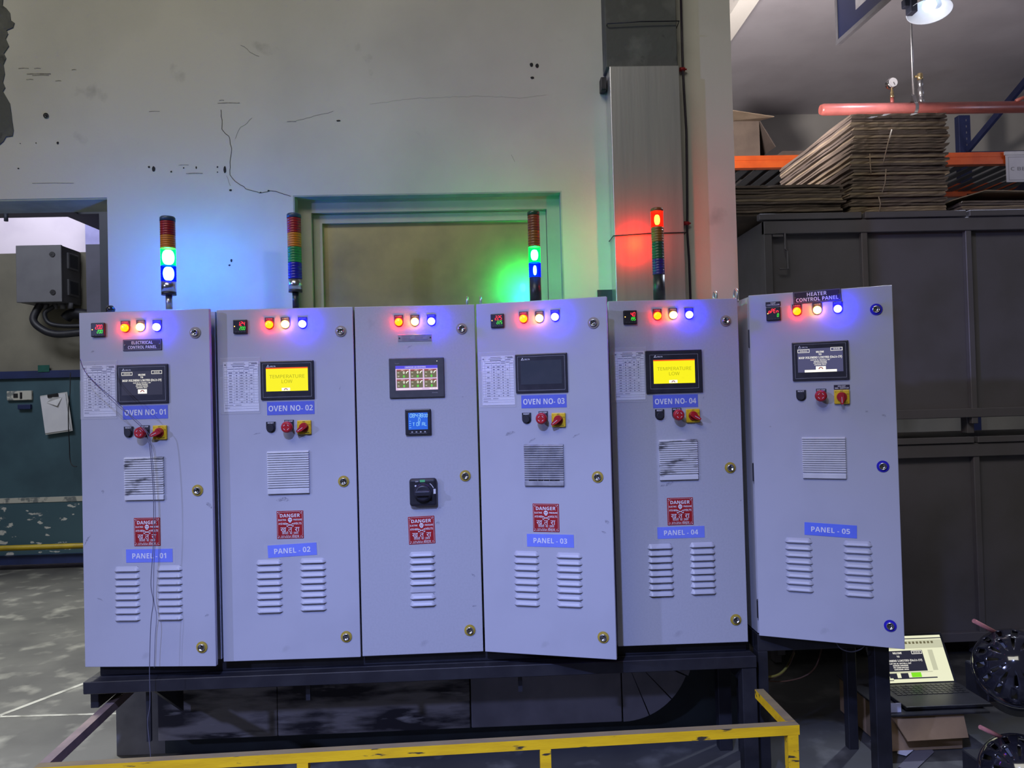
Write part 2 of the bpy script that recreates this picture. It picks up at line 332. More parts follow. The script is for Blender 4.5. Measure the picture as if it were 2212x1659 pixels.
M['l_blue'] = mat('blue_lens', (0.012,0.012,0.36), 0.25, c2=(0.01,0.01,0.30), scale=20)
M['l_redd'] = mat('smoky_red_lens', (0.22,0.07,0.02), 0.25, c2=(0.17,0.055,0.02), scale=20)
M['l_amberd'] = mat('smoky_amber_lens', (0.28,0.11,0.015), 0.25, c2=(0.22,0.09,0.015), scale=20)
M['l_greend'] = mat('smoky_green_lens', (0.02,0.09,0.035), 0.25, c2=(0.018,0.07,0.03), scale=20)
M['l_blued'] = mat('smoky_blue_lens', (0.03,0.02,0.16), 0.25, c2=(0.025,0.018,0.12), scale=20)
M['cap_blue'] = mat('slate_cap', (0.035,0.07,0.13), 0.4, c2=(0.03,0.06,0.11), scale=20)
M['silver'] = mat('silver_collar', (0.60,0.60,0.64), 0.25, 1.0, c2=(0.48,0.48,0.52), scale=30)
M['g_red'] = glow('lit_red_lamp', (1.0, 0.011, 0.0), 75)
M['g_yel'] = glow('lit_yellow_lamp', (1.0, 0.40, 0.030), 40)
M['g_blu'] = glow('lit_blue_lamp', (0.0029, 0.0026, 1.0), 500)
M['core_green'] = glow('lit_green_core', (0.20, 1.0, 0.36), 75)
M['core_green_slim'] = glow('lit_green_core_slim', (0.06, 1.0, 0.30), 400)
M['core_blue'] = glow('lit_blue_core', (0.055, 0.10, 1.0), 560)
M['core_blue_dim'] = glow('dim_blue_core', (0.13, 0.16, 1.0), 150)
M['core_red'] = glow('lit_red_core', (1.0, 0.03, 0.004), 330)
M['s_green'] = lens_lit('lit_green_lens', (0.10,0.95,0.40), (0.0,1.0,0.10), 1.1)
M['s_blue'] = lens_lit('lit_blue_lens', (0.055,0.13,0.98), (0.0,0.004,1.0), 1.1)
M['s_red'] = lens_lit('lit_red_lens', (0.98,0.25,0.15), (1.0,0.01,0.004), 1.3)
M['e_red'] = glow('red_digits', (1.0,0.03,0.05), 1.6)
M['e_green'] = glow('green_digits', (0.08,0.9,0.06), 1.2)
M['e_amber'] = glow('amber_dot', (1.0,0.55,0.12), 2.5)
M['e_white'] = glow('white_screen_text', (1.0,0.96,0.86), 1.1)
M['e_yellow'] = glow('yellow_screen', (0.98,0.90,0.0), 0.98)
M['e_ytext'] = glow('dull_yellow_screen_text', (0.52,0.50,0.0), 0.75)
M['e_orange'] = glow('orange_screen_bar', (1.0,0.10,0.0), 0.9)
M['e_dim'] = glow('dark_lit_screen', (0.040,0.040,0.075), 0.55)
M['e_dimlit'] = glow('greyish_lit_screen', (0.10,0.10,0.22), 0.7)
M['e_lcd'] = glow('blue_lcd', (0.02,0.14,0.85), 0.85)
M['e_lcdtext'] = glow('pale_lcd_digits', (0.35,0.75,1.0), 1.0)
M['e_pink'] = glow('lilac_screen', (0.85,0.62,0.92), 0.85)
M['e_olive'] = glow('olive_screen_cell', (0.17,0.155,0.08), 0.9)
M['e_dred'] = glow('dark_red_screen_tab', (0.32,0.08,0.08), 0.9)
M['e_navy'] = glow('blue_screen_bar', (0.10,0.08,0.80), 0.9)
M['e_cream'] = glow('cream_screen', (0.86,0.86,0.60), 0.98)
M['e_cream2'] = glow('dim_cream_screen', (0.60,0.60,0.42), 0.95)
M['e_lime'] = glow('lime_screen_tile', (0.25,0.85,0.02), 0.9)
M['e_bulb'] = glow('lamp_bulb', (0.72,0.82,1.0), 3.2)
# ------------------------------------------------------------------ setting
YW = 3.40                                           # face of the main wall
xL, xR = -1.622, 1.152
w0, w1, wt, wb = -0.818, 0.368, 2.412, 0.95
b = MB()
b.box(-7, xL, YW, YW+.22, 2.417, 6.0); b.box(xL, w0, YW, YW+.22, 0, 6.0); b.box(w0, w1, YW, YW+.22, wt, 6.0)
b.box(w0, w1, YW, YW+.22, 0, wb); b.box(w1, xR, YW, YW+.22, 0, 6.0)
wall = struct('wall_back', b, M['plaster'])
# plaster marks on the wall: cracks, holes, scuffs, fallen plaster
def wpt(px, py, dy=0.001): p = at(px, py, YW); return (p.x, YW-dy, p.z)
def ribbon(mb, pts, wd):
    for p, q in zip(pts, pts[1:]):
        d = Vector(q)-Vector(p); n = Vector((-d.z, 0, d.x)).normalized()*wd/2
        mb.add([Vector(p)-n, Vector(q)-n, Vector(q)+n, Vector(p)+n], [(0,1,2,3)])
rnd = random.Random(4)
def crack(pxs, wd):
    mb = MB(); P = []
    for (x0, y0), (x1, y1) in zip(pxs, pxs[1:]):
        n = max(2, int(math.hypot(x1-x0, y1-y0)/7))
        for i in range(n):
            t = i/n; P.append(wpt(x0+(x1-x0)*t+rnd.uniform(-1.2,1.2), y0+(y1-y0)*t+rnd.uniform(-1.2,1.2)))
    P.append(wpt(*pxs[-1])); ribbon(mb, P, wd); obj('plaster_crack', mb, M['seam'], wall)
crack([(478,238),(480,280),(494,294),(500,320),(497,352),(496,378),(508,392),(532,408),(562,418),(585,412),(605,417),(628,424)], .0022)
crack([(545,255),(515,280),(508,300)], .0008); crack([(490,380),(498,402)], .0009); crack([(640,262),(700,246),(720,240)], .0008); crack([(800,225),(900,212),(1040,208),(1130,212),(1180,205)], .0004)
crack([(520,97),(540,112),(560,122)], .0009); crack([(1105,335),(1112,350)], .0008)
mb = MB()
for x, y, rx, ry in [(332,365,4,6),(322,361,2.5,2.5),(370,371,2,2),(397,363,1.6,1.6),(424,362,1.6,3),(470,361,2,2),(486,367,3,8),(498,411,3.5,2.2),(470,372,1.4,1.4),
                     (125,309,2.5,3),(40,364,2,1.5),(78,309,1.2,1.2),(500,563,2.6,3.6),(496,573,2.6,2),(563,416,2.4,1.6),(580,412,2.4,1.6),(731,261,5,1.8),(1148,140,4,5),(1160,142,4,5),(1150,168,4,3),(44,310,1,1)]:
    c = at(x, y, YW); k = YW/F_PX
    mb.add([(c.x+rx*k*math.cos(g*.6283)*rnd.uniform(.8,1.1), YW-.0012, c.z+ry*k*math.sin(g*.6283)*rnd.uniform(.8,1.1)) for g in range(10)], [tuple(range(10))])
obj('wall_hole', mb, M['seam'], wall)
mb = MB()
for x0, x1, y, h in [(40,62,148,1.2),(58,110,160,2.2),(70,106,163,1.4),(74,88,148,1),(57,72,172,1.2),(120,132,175,1.2),(155,165,151,1.2),(470,518,223,1.4),(474,484,217,1.2),(402,438,375,1.8),(386,408,357,1),(620,640,263,1.4),(70,160,396,.8),(322,345,241,.8)]:
    ribbon(mb, [wpt(x0, y), wpt((x0+x1)/2, y-.8), wpt(x1, y-.3)], h*YW/F_PX)
M['scuff'] = mat('grey_scuff', (0.22,0.21,0.19), 0.9, c2=(0.34,0.33,0.29), scale=70, amt=(0.45,0.6))
obj('wall_scuff', mb, M['scuff'], wall)
mb = MB()
out = [(-40,-10),(8,-6),(6,12),(14,18),(22,28),(24,44),(32,50),(29,60),(15,66),(18,74),(13,84),(20,100),(9,116),(14,126),(8,140),(11,160),(7,178),(12,190),(7,198),(22,224),(25,244),(27,262),(30,282),(28,294),(14,296),(8,306),(-4,316),(-40,318)]
P = [at(x, y, YW) for x, y in out]
mb.prism([(p.x, p.z) for p in P], YW-.004, YW+.002)
obj('bare_masonry_patch', mb, M['insul'], wall)
mb = MB(); c = at(100, 250, YW); mb.disc(c.x, c.z, .0115, YW-.004, 24, r0=.0062); mb.cyl((c.x, YW-.006, c.z), (c.x, YW+.002, c.z), .0035, n=14)
obj('wall_plug', mb, M['seam'], wall)
b = MB(); b.box(-1.415, xR-.002, YW-.002, YW+.002, 0.001, .47); obj('dark_dado', b, M['dado'], wall)  # dark strip: the shade under the cabinets painted onto the wall
b = MB(); b.box(xL, -1.416, YW-.002, YW+.002, 0.001, .47); obj('grey_dado', b, M['dado_grey'], wall)  # grey strip: partial shade on the plaster, put into the colour
# reveals
b = MB(); t = .006
b.box(w0, w1, YW+.001, YW+.105, wt-t, wt); b.box(w0, w0+t, YW+.001, YW+.105, wb, wt-t); b.box(w1-t, w1, YW+.001, YW+.105, wb, wt-t)
struct('trim_1', b, M['reveal'])
b = MB(); b.box(-7, xL, YW+.002, YW+.215, 2.409, 2.417); struct('trim_2', b, M['reveal'])
# window with a metal sheet for a pane
win = bpy.data.objects.new('window_1', None); COL.objects.link(win); win['kind'] = 'structure'; win.location = ((w0+w1)/2, YW+.1, wb)
ox, oy, oz = win.location
def fr(mb, x0, x1, z0, z1, t, y0, y1):
    mb.box(x0, x1, y0, y1, z1-t, z1); mb.box(x0, x0+t, y0, y1, z0, z1-t); mb.box(x1-t, x1, y0, y1, z0, z1-t); mb.box(x0+t, x1-t, y0, y1, z0, z0+t)
b = MB(); fr(b, w0+t-ox, w1-t-ox, 0, wt-t-oz, .058, -.04, .03); obj('window_frame', b, M['win_frame'], win)
b = MB(); fr(b, w0+t+.060-ox, w1-t-.060-ox, .06, wt-t-.060-oz, .040, -.012, .03); obj('window_sash', b, M['win_frame'], win)
b = MB(); b.box(w0+t+.10-ox, w1-t-.10-ox, .008, .018, .10, wt-t-.10-oz); obj('pane', b, M['pane'], win)
b = MB(); q = at(1290, 627, YW), at(1327, 650, YW)
b.box(q[0].x, q[1].x, YW-.012, YW+.002, q[1].z-.05, q[0].z); obj('cut_out', b, M['navy_dark'], wall, label='dark rectangular cut-out in the plaster')

b = MB(); b.box(-9, 9, -4, 12, -.05, 0); struct('floor', b, M['floor'])
b = MB()                                           # floor joints seen through the doorway
for p, q, wd in [((-6.5, 4.02), (-1.75, 3.86), .02), ((-3.0, 2.75), (-1.72, 5.3), .028)]:
    n = Vector((-(q[1]-p[1]), q[0]-p[0])).normalized()*wd/2
    b.add([(p[0]-n.x, p[1]-n.y, .0012), (q[0]-n.x, q[1]-n.y, .0012), (q[0]+n.x, q[1]+n.y, .0012), (p[0]+n.x, p[1]+n.y, .0012)], [(0,1,2,3)])
obj('floor_joint', b, M['joint'], bpy.data.objects['floor'])
# room behind the doorway
YF = 7.5
b = MB(); b.box(-9, -1.3, YF, YF+.2, 1.86, 3.0); wl = struct('wall_left', b, M['brown_wall'])
b = MB(); b.box(-9, -1.3, YF, YF+.2, .66, 1.86); obj('teal_dado', b, M['teal'], wl)
b = MB(); b.box(-9, -1.3, YF-.03, YF+.2, .05, .62); obj('chipped_dado', b, M['teal_chip'], wl)
b = MB(); b.box(-9, -1.3, YF-.035, YF+.2, .62, .665); obj('bare_plaster_ledge', b, M['chalk'], wl)
b = MB(); b.box(-9, -1.3, YF-.03, YF+.1, 1.80, 1.87); obj('navy_rail', b, M['navy'], wl)
b = MB(); b.box(-9, -1.3, YF-.10, YF, .05, .13); obj('navy_skirting', b, M['navy'], wl)
b = MB(); b.cyl((-9, YF-.14, .215), (-1.3, YF-.14, .215), .026, n=14)
tag(obj('wall_pipe', b, M['yellow_pipe']), 'yellow pipe running low along the teal wall through the doorway', 'pipe')
b = MB(); b.box(-9, -1.0, 10.2, 10.4, 0, 7); struct('wall_far_left', b, M['bright_wall'])
b = MB(); b.box(-9, at(10,462,7.2).x, 7.12, 7.3, 3.39, 3.62)
p0, p1 = at(133, 463, 7.2), at(231, 501, 8.3)
b.box(-9, p0.x+.15, 7.12, 7.3, p0.z, p0.z+.35)
b.add([(p0.x, 7.2, p0.z), (p0.x+.02, 10.2, p0.z+.02), (p0.x+3, 10.2, p0.z+.02), (p0.x+3, 7.2, p0.z), (p0.x, 7.2, p0.z+.3), (p0.x+.02, 10.2, p0.z+.3), (p0.x+3, 10.2, p0.z+.3), (p0.x+3, 7.2, p0.z+.3)],
      [(0,1,2,3),(4,7,6,5),(0,4,5,1),(3,2,6,7),(0,3,7,4),(1,5,6,2)])
struct('ceiling_beam', b, M['navy_dark'])
b = MB(); p0, p1 = at(185, 528, 7.3), at(221, 680, 7.3)
b.box(p0.x, p1.x, 7.3, 7.48, 0, p0.z); c = struct('column_1', b, M['violet_grey'])
b = MB(); b.box(at(184,500,9.9).x, -1.0, 9.9, 10.1, 0, 7); struct('wall_far_side', b, M['pale_blue_wall'])
b = MB(); p2 = at(230, 560, 6.6); b.box(at(222,560,6.6).x, p2.x+.35, 6.55, 6.75, 0, 4.2); struct('column_2', b, M['navy_dark'])
# unseen partition added to stop light leaking between the back rooms; right-hand store
b = MB(); b.box(.45, .6, YW+.22, 10.2, 0, 6); struct('wall_partition', b, M['white_wall'])
b = MB(); b.box(.6, 9, 8.0, 8.2, 0, 4.43); fr_ = struct('wall_right_far', b, M['white_wall'])
b = MB(); b.box(.6, 9, 7.99, 8.0, 3.50, 3.53); obj('cable_trunking', b, M['alu'], fr_)
b = MB(); b.box(.6, 9, YW+.22, 8.2, 4.42, 4.6); struct('ceiling', b, M['ceiling'])
b = MB(); b.box(1.765, 1.90, YW+.22, 8.0, 4.10, 4.42); struct('ceiling_beam.001', b, M['plaster'])

# ------------------------------------------------------------------ duct on the wall
dx0, dx1, YD = .580, .884, 3.29
duct = thing('air_duct', 'grey sheet-metal duct rising up the wall behind the two right-hand cabinets', 'duct', (dx0, YD, .1))
def dp(x, y, z): return (x-dx0, y-YD, z-.1)
b = MB(); zt = at(1390, 142, YD).z
b.bbox(*(0, dx1-dx0), 0, YW-YD-.003, .39-.1, zt-.1, .003); obj('riser', b, M['galv'], duct)
b = MB(); b.bbox(-.012, dx1-dx0-.002, .012, YW-YD-.003, zt-.1, 5.0, .004); obj('insulated_riser', b, M['insul'], duct, label='dark grimy upper length')
zc, xc, Ro = .40, .556, .30
def arc(a0, a1, r, n=10): return [(xc+r*math.sin(a0+(a1-a0)*i/n), zc-r*math.cos(a0+(a1-a0)*i/n)) for i in range(n+1)]
for i in range(4):
    a0, a1 = R(90)*i/4, R(90)*(i+1)/4
    g = R(.5)
    poly = [(xc, zc+.02)]+arc(a0+g, a1-g, Ro+.01*(i == 3), 5)
    b = MB(); b.prism([(x-dx0, z-.1) for x, z in poly], 0, YW-YD-.003); obj('elbow_gore', b, M['duct_plain'], duct)
b = MB(); b.prism([(xc-dx0, zc+.02-.1)]+[(x-dx0, z-.1) for x, z in arc(0, R(90), Ro-.006, 20)], .006, YW-YD-.004); obj('elbow_seam', b, M['seam'], duct)
xa, xb, xm = -1.40, -.135, -1.40
for x0, x1, m in [(-1.40, -.905, 'duct_dirty'), (-.903, -.095, 'duct_dirty'), (-.090, xc-.003, 'duct_plain')]:
    b = MB(); b.bbox(x0-dx0, x1-dx0, 0, YW-YD-.003, 0, .36, .004); obj('duct_section', b, M[m], duct)
for z0 in (at(1390, 50, YD).z, at(1400, 507, YD).z):
    b = MB(); y = YD-.004
    b.tube([(dx0-.006, YW-.004, z0-.004), (dx0-.005, y, z0-.003), (dx0+.14, y-.002, z0+.004), (dx1+.006, y, z0+.006), (dx1+.012, YW-.004, z0+.004)], .0024, 6)
    tag(obj('binding_wire', b, M['cable']), 'thin black wire tied round the %s of the wall duct' % ('dark upper part' if z0 > 2.5 else 'bright metal beside the red beacon'), 'wire')
b = MB(); zq = at(1307, 190, YW).z; b.bbox(dx0-.03, dx0-.004, YW-.05, YW-.002, zq-.03, zq+.03, .004); b.cyl((dx0-.02, YW-.06, zq-.02), (dx0-.02, YW-.01, zq-.02), .008, n=12)
tag(obj('duct_clip', b, M['black_steel']), 'small black steel clip at the left edge of the tall wall duct', 'clip')
# cable down the pillar
b = MB(); pts = [(1471,-20),(1474,100),(1476,160),(1480,230),(1483,280),(1484,350),(1485,440),(1485,500),(1489,560),(1492,645),(1494,700)]
b.tube([(at(x, y, YW-.02).x, YW-.016, at(x, y, YW-.02).z) for x, y in pts], .0052, 8)
cb = tag(obj('pillar_cable', b, M['plate_dark']), 'dark cable running down the plastered pillar to the right of the duct', 'cable')
for x, y in ((1475,149),(1484,482)):
    c = at(x, y, YW-.02); b = MB(); b.cyl((c.x-.014, YW-.016, c.z), (c.x+.010, YW-.016, c.z), .009, n=12); b.cyl((c.x+.010, YW-.016, c.z), (c.x+.018, YW-.016, c.z), .004, n=8)
    obj('red_clamp', b, M['red_plastic'], cb, label='red cable clamp')
# ------------------------------------------------------------------ control cabinets
ZB, ZT, YC = .548, 1.854, 2.9
def make_louvre():
    b = MB(); nu, W, H, D = 18, .049, .0082, .0110; rows = []
    for z, y, k in ((H, 0, .84), (H*.35, .52, .90), (-H*.55, .97, .975), (-H, 1.0, 1.0)):
        row = []
        for i in range(nu+1):
            u = -1+2*i/nu; f = min(1, (1-abs(u))*5.5)
            row.append((u*W*k, -D*y*f, z))
        rows.append(row)
    vs = [p for r in rows for p in r]; n = nu+1
    fs = [(r*n+i, (r+1)*n+i, (r+1)*n+i+1, r*n+i+1) for r in range(3) for i in range(nu)]
    b.add(vs, fs, True)
    return b.mesh('louvre', M['cab'])
LOUVRE = {}
SLOT = MB().box(-.044, .044, -.0006, .0004, -.0095, -.0035).mesh('louvre_slot', M['seam'])
def shield(w, top, n=14):
    """legend-holder outline: square top, round bottom, centred on the lamp axis"""
    return [(-w, top), (-w, 0)]+[(-w*math.cos(math.pi*i/n), -w*math.sin(math.pi*i/n)*1.0) for i in range(1, n)]+[(w, 0), (w, top)]

class Cabinet:
    def __init__(s, x0, ang, W, label, coat='cab', zt=ZT, zb=ZB, depth=.30):
        s.root = thing('control_cabinet', label, 'control cabinet', (x0, YC, zb), 'grey control cabinets in a row on the black stand')
        s.x0, s.a, s.W, s.zb, s.H = x0, R(ang), W, zb, zt-zb
        s.d = Vector((math.cos(s.a), math.sin(s.a), 0)); s.n = Vector((-math.sin(s.a), math.cos(s.a), 0))
        s.coat = coat
        b = MB(); y0, y1, t, g = .0215, depth, .004, .004
        Wb = W if abs(ang) < 20 else W
        b.box(g, Wb-g, y1-t, y1, 0.004, s.H-.004); b.box(g, g+t, y0, y1-t, .004, s.H-.004); b.box(Wb-g-t, Wb-g, y0, y1-t, .004, s.H-.004)
        b.box(g+t, Wb-g-t, y0, y1-t, .004, .004+t); b.box(g+t, Wb-g-t, y0, y1-t, s.H-.004-t, s.H-.004)
        for xx in (g+t, Wb-g-t-.02): b.box(xx, xx+.02, y0, y0+t, .008, s.H-.008)
        for zz in (.008, s.H-.028): b.box(g+t+.02, Wb-g-t-.02, y0, y0+t, zz, zz+.02)
        obj('cabinet_body', b, M[coat], s.root)
        b = MB(); b.bbox(0, W, 0, .018, 0, s.H, .0022); s.door = s.part('door', b, M[coat])
    def uz(s, px, py):
        r = at(px, py, 1.0)-Vector((0,0,CAM_Z))
        det = r.x*(-s.d.y)-r.y*(-s.d.x); t = (s.x0*(-s.d.y)-YC*(-s.d.x))/det
        u = (r.x*t-s.x0)*s.d.x+(r.y*t-YC)*s.d.y
        return u, CAM_Z+r.z*t-s.zb
    def part(s, name, mb, m, u=0, z=0, tilt=0, label=None, off=0):
        p = s.d*u - s.n*off; o = obj(name, mb, m, s.root, (p.x, p.y, z), s.a, label)
        if tilt: o.rotation_euler = (0, tilt, s.a)
        return o
    def sub(s, name, mb, m, par, label=None): return obj(name, mb, m, par, label=label)
    # --- fixtures
    def controller(s, px, py, top, low, dot=True, opened=False):
        u, z = s.uz(px, py); b = MB(); b.bbox(-.026, .026, -.010, 0, -.026, .026, .003)
        o = s.part('temperature_controller', b, M['black'], u, z); y = -.0106
        b = MB(); g = .0092
        seg7(b, top, .021-len(top)*g-.001, .003, .0062, .0145, .0022, g-.0062, y); s.sub('upper_digits', b, M['e_red'], o)
        b = MB(); seg7(b, low, .021-len(low)*.0075, -.0125, .0048, .0115, .0017, .0027, y); s.sub('lower_digits', b, M['e_green'], o)
        b = MB(); b.disc(-.0195, .001, .0021, y, 10); s.sub('indicator_dot', b, M['e_amber'], o)
        b = MB()
        for k in range(4): b.box(-.018+k*.0105, -.011+k*.0105, -.0112, -.010, -.0215, -.0185)
        s.sub('keys', b, M['bezel_grey'], o); return o
    def lamps(s, pts):
        for (px, py), m, wd, lc in zip(pts, ('g_red','g_yel','g_blu'), ('R-PHASE','Y-PHASE','B-PHASE'), ('red','yellow','blue')):
            u, z = s.uz(px, py); b = MB(); b.prism(shield(.0165, .0265), -.0035, 0)
            o = s.part('pilot_lamp', b, M['plate_dark'], u, z, label='lit %s pilot lamp' % lc)
            b = MB(); b.lathe([(.0140,0),(.0140,.62),(.0125,.80),(.0090,.94),(.0030,1.0)], (0,-.0035,0), (0,-.0155,0), 28)
            s.sub('lens', b, M[m], o, '%s glowing lens' % lc)
            b = MB(); text(b, wd, 0, .0215, .0048, .024, y=-.0041); s.sub('lettering', b, M['letter_grey'], o)
    def nameplate(s, px, py, w, h, lines, tilt=0, name='name_plate', hl=.011, small=False):
        u, z = s.uz(px, py); b = MB(); b.bbox(-w/2, w/2, -.003, 0, -h/2, h/2, .0008)
        o = s.part(name, b, M['plate_dark'], u, z, tilt); b = MB()
        n = len(lines)
        for i, (t, tw) in enumerate(lines): text(b, t, 0, ((n-1)/2-i)*h*.40, hl, tw, y=-.0036, bold=.022)
        s.sub('lettering', b, M['white'], o)
        if small: return
        b = MB(); b.frame(-w/2+.003, w/2-.003, -h/2+.003, h/2-.003, .0008, -.0034)
        s.sub('engraved_border', b, M['letter_grey'], o)
        b = MB()
        for sx in (-1, 1): b.cyl((sx*(w/2-.0075), -.005, .001), (sx*(w/2-.0075), -.003, .001), .0028, n=12)
        s.sub('screws', b, M['chrome'], o)
    def sticker(s, px, py, w, h, t, tw, m, hl, tilt=0, sleeve=True):
        u, z = s.uz(px, py); b = MB(); b.bbox(-w/2, w/2, -.0012, 0, -h/2, h/2, .0004, 1)
        o = s.part('name_sticker', b, M[m], u, z, tilt); b = MB(); text(b, t, 0, 0, hl, tw, y=-.0018, bold=.030)
        s.sub('lettering', b, M['white'] if m == 'sign_blue' else M['paper'], o)
        if sleeve:
            b = MB(); b.box(-w/2-.012, w/2+.010, -.0026, -.0022, -h/2-.004, h/2+.005); s.sub('clear_sleeve', b, M['clear_sleeve'], o)
    def hmi(s, px, py, w=.194, h=.144, kind='welcome', sw=.155, sh=.088, dz=.003):
        u, z = s.uz(px, py); b = MB(); b.bbox(-w/2, w/2, -.009, 0, -h/2, h/2, .003)
        grey = kind == 'grid'
        o = s.part('touch_screen', b, M['bezel_grey' if grey else 'bezel'], u, z); y = -.0094
        if not grey:
            b = MB(); e = .009 if kind != 'warn_big' else .016; b.frame(-w/2+e, w/2-e, -h/2+e, h/2-e, .0009, y); s.sub('bezel_outline', b, M['letter_grey'], o)
            b = MB(); lx, lz = -sw/2+.008, h/2-.019-(.004 if kind == 'warn_big' else 0)
            b.add([(lx-.006,y-.0002,lz-.004),(lx+.006,y-.0002,lz-.004),(lx,y-.0002,lz+.006)], [(0,1,2)]); text(b, 'DELTA', lx+.018, lz-.001, .0052, .020, y=y-.0002, bold=.03)
            s.sub('logo', b, M['white'], o)
            b = MB(); b.add([(lx-.0028,y-.0004,lz-.0022),(lx+.0036,y-.0004,lz-.0026),(lx+.001,y-.0004,lz+.0022)], [(0,1,2)]); s.sub('logo_inset', b, M['bezel'], o)
        else:
            b = MB(); text(b, 'Schneider', w/2-.036, -h/2+.018, .004, .022, y=y-.0002); text(b, 'Magelis', -w/2+.031, h/2-.020, .0032, .016, y=y-.0002); s.sub('logo', b, M['letter_grey'], o)
            b = MB(); b.disc(w/2-.026, h/2-.014, .0016, y-.0004, 10); s.sub('status_dot', b, M['e_white'], o)
        sm = {'welcome':'e_dim','welcome_lit':'e_dimlit','off':'off_glass','grid':'e_pink','warn':'e_yellow','warn_big':'e_yellow'}[kind]
        b = MB(); b.strip(-sw/2, sw/2, dz-sh/2, dz+sh/2, y-.0003)
        lab = {'welcome':'dark welcome screen','welcome_lit':'lit welcome screen','off':'blank unlit screen','grid':'lilac screen of six gauge cells','warn':'bright yellow warning screen','warn_big':'bright yellow warning screen'}[kind]
        s.sub('screen', b, M[sm], o, lab); yt = y-.0008
        X = lambda f: -sw/2+f*sw
        Z = lambda f: dz+sh/2-f*sh
        if kind.startswith('welcome'):
            b = MB(); b.frame(X(.005), X(.27), Z(.17), Z(.03), .0014, yt); b.frame(X(.735), X(.995), Z(.13), Z(-.01), .0014, yt)
            text(b, '25/05/2023', X(.137), Z(.10), .0046, .026, y=yt); text(b, '20:45:08', X(.865), Z(.06), .0046, .022, y=yt)
            text(b, 'WELCOME', X(.5), Z(.155), .0064, .027, y=yt, bold=.03); text(b, 'TO', X(.5), Z(.26), .0056, y=yt, bold=.03)
            text(b, 'ROOP POLYMERS LIMITED (Unit-IV)', X(.5), Z(.375), .0088, .148, y=yt, bold=.045, st='m')
            for i, (t, tw) in enumerate((('PLOT NO 25, SECTOR-4, IMT', .066), ('MANESAR, GURUGRAM', .044), ('PIN 122050 HARYANA', .046), ('GURUGRAM, INDIA', .040))): text(b, t, X(.5), Z(.485+i*.068), .0046, tw, y=yt, bold=.045, st='m')
            s.sub('screen_text', b, M['e_white'], o)
            b = MB(); b.strip(X(.40), X(.62), Z(.94), Z(.76), yt)
            if kind == 'welcome_lit': b.strip(X(.15), X(.86), Z(1.0), Z(.90), yt)
            s.sub('screen_button', b, M['e_white'], o)
            b = MB(); b.disc(X(.51), Z(.88), .0080, yt-.0005, 12, 0, math.pi, .0045); s.sub('button_mark', b, M['e_dred'], o)
        elif kind.startswith('warn'):
            b = MB(); b.strip(X(0), X(1), Z(.05), Z(0), yt); s.sub('alarm_bar', b, M['e_orange'], o)
            b = MB(); text(b, 'TEMPERATURE', X(.5), Z(.38), .0125, .130, y=yt, bold=.0); text(b, 'LOW', X(.5), Z(.59), .0125, .040, y=yt, bold=.0)
            s.sub('screen_text', b, M['e_ytext'], o)
            b = MB(); b.strip(X(.37), X(.57), Z(.985), Z(.86), yt); s.sub('screen_button', b, M['e_white'], o)
            b = MB(); b.disc(X(.47), Z(.96), .0070, yt-.0005, 12, 0, math.pi, .004); s.sub('button_mark', b, M['e_dred'], o)
        elif kind == 'grid':
            b = MB(); b.strip(X(0), X(1), Z(.125), Z(0), yt); s.sub('title_bar', b, M['e_navy'], o)
            c = MB(); d = MB(); e = MB(); g = MB()
            text(d, 'COMPRESSOR LINE MONITORING', X(.47), Z(.065), .0050, .078, y=yt-.0004)
            for r in range(2):
                for k in range(3):
                    a0, a1, c0, c1 = X(.025+k*.328), X(.318+k*.328), Z(.155+r*.395), Z(.505+r*.395)
                    c.strip(a0, a1, c1, c0, yt); cx = (a0+a1)/2
                    e.strip(a0, a1, c0-.006, c0, yt-.0004)
                    text(d, '0', cx+.004, c0-.0115, .0085, .0062, y=yt-.0006, bold=.03); text(g, '0', cx+.004, c1+.0065, .0085, .0062, y=yt-.0006, bold=.03)
                    text(d, 'PV', a0+.007, c0-.012, .0042, y=yt-.0006); text(d, 'SV', a0+.007, c1+.007, .0042, y=yt-.0006)
                    d.disc(a1, c0-.016, .0115, yt-.0006, 8, R(100), R(175), .0085); text(d, 'LINE %d' % (r*3+k+1), cx, c0-.003, .0035, y=yt-.0006)
            d.strip(X(.06), X(.62), Z(.965), Z(.945), yt)
            for k in range(3): d.strip(X(.80+k*.07), X(.855+k*.07), Z(.955), Z(.925), yt-.0006)
            s.sub('gauge_cell', c, M['e_olive'], o); s.sub('cell_header', e, M['e_dred'], o); s.sub('screen_text', d, M['e_white'], o); s.sub('green_values', g, M['e_green'], o)
        return o
    def reset(s, px, py):
        u, z = s.uz(px, py); b = MB(); b.prism(shield(.0172, .023), -.004, 0); o = s.part('reset_button', b, M['black'], u, z)
        b = MB(); b.lathe([(.0130,0),(.0130,.7),(.0115,1)], (0,-.004,-.001), (0,-.012,-.001), 24); s.sub('push_cap', b, M['black'], o)
        b = MB(); text(b, 'RESET', 0, .0185, .0052, .022, y=-.0047, bold=.03); s.sub('lettering', b, M['white'], o)
    def estop(s, px, py):
        u, z = s.uz(px, py); b = MB(); b.prism(shield(.0172, .026), -.004, 0); o = s.part('emergency_stop', b, M['black'], u, z)
        b = MB(); text(b, 'EMG STOP', 0, .0212, .0050, .028, y=-.0047, bold=.03); s.sub('lettering', b, M['white'], o)
        b = MB(); b.cyl((0,-.004,0), (0,-.026,0), .0115, n=20); s.sub('button_stem', b, M['black'], o)
        b = MB(); b.lathe([(.0120,0),(.0200,.10),(.0212,.30),(.0212,.55),(.0190,.88),(.0150,1.0)], (0,-.024,0), (0,-.046,0), 32); s.sub('mushroom_head', b, M['red_plastic'], o, 'red mushroom push head')
        b = MB()
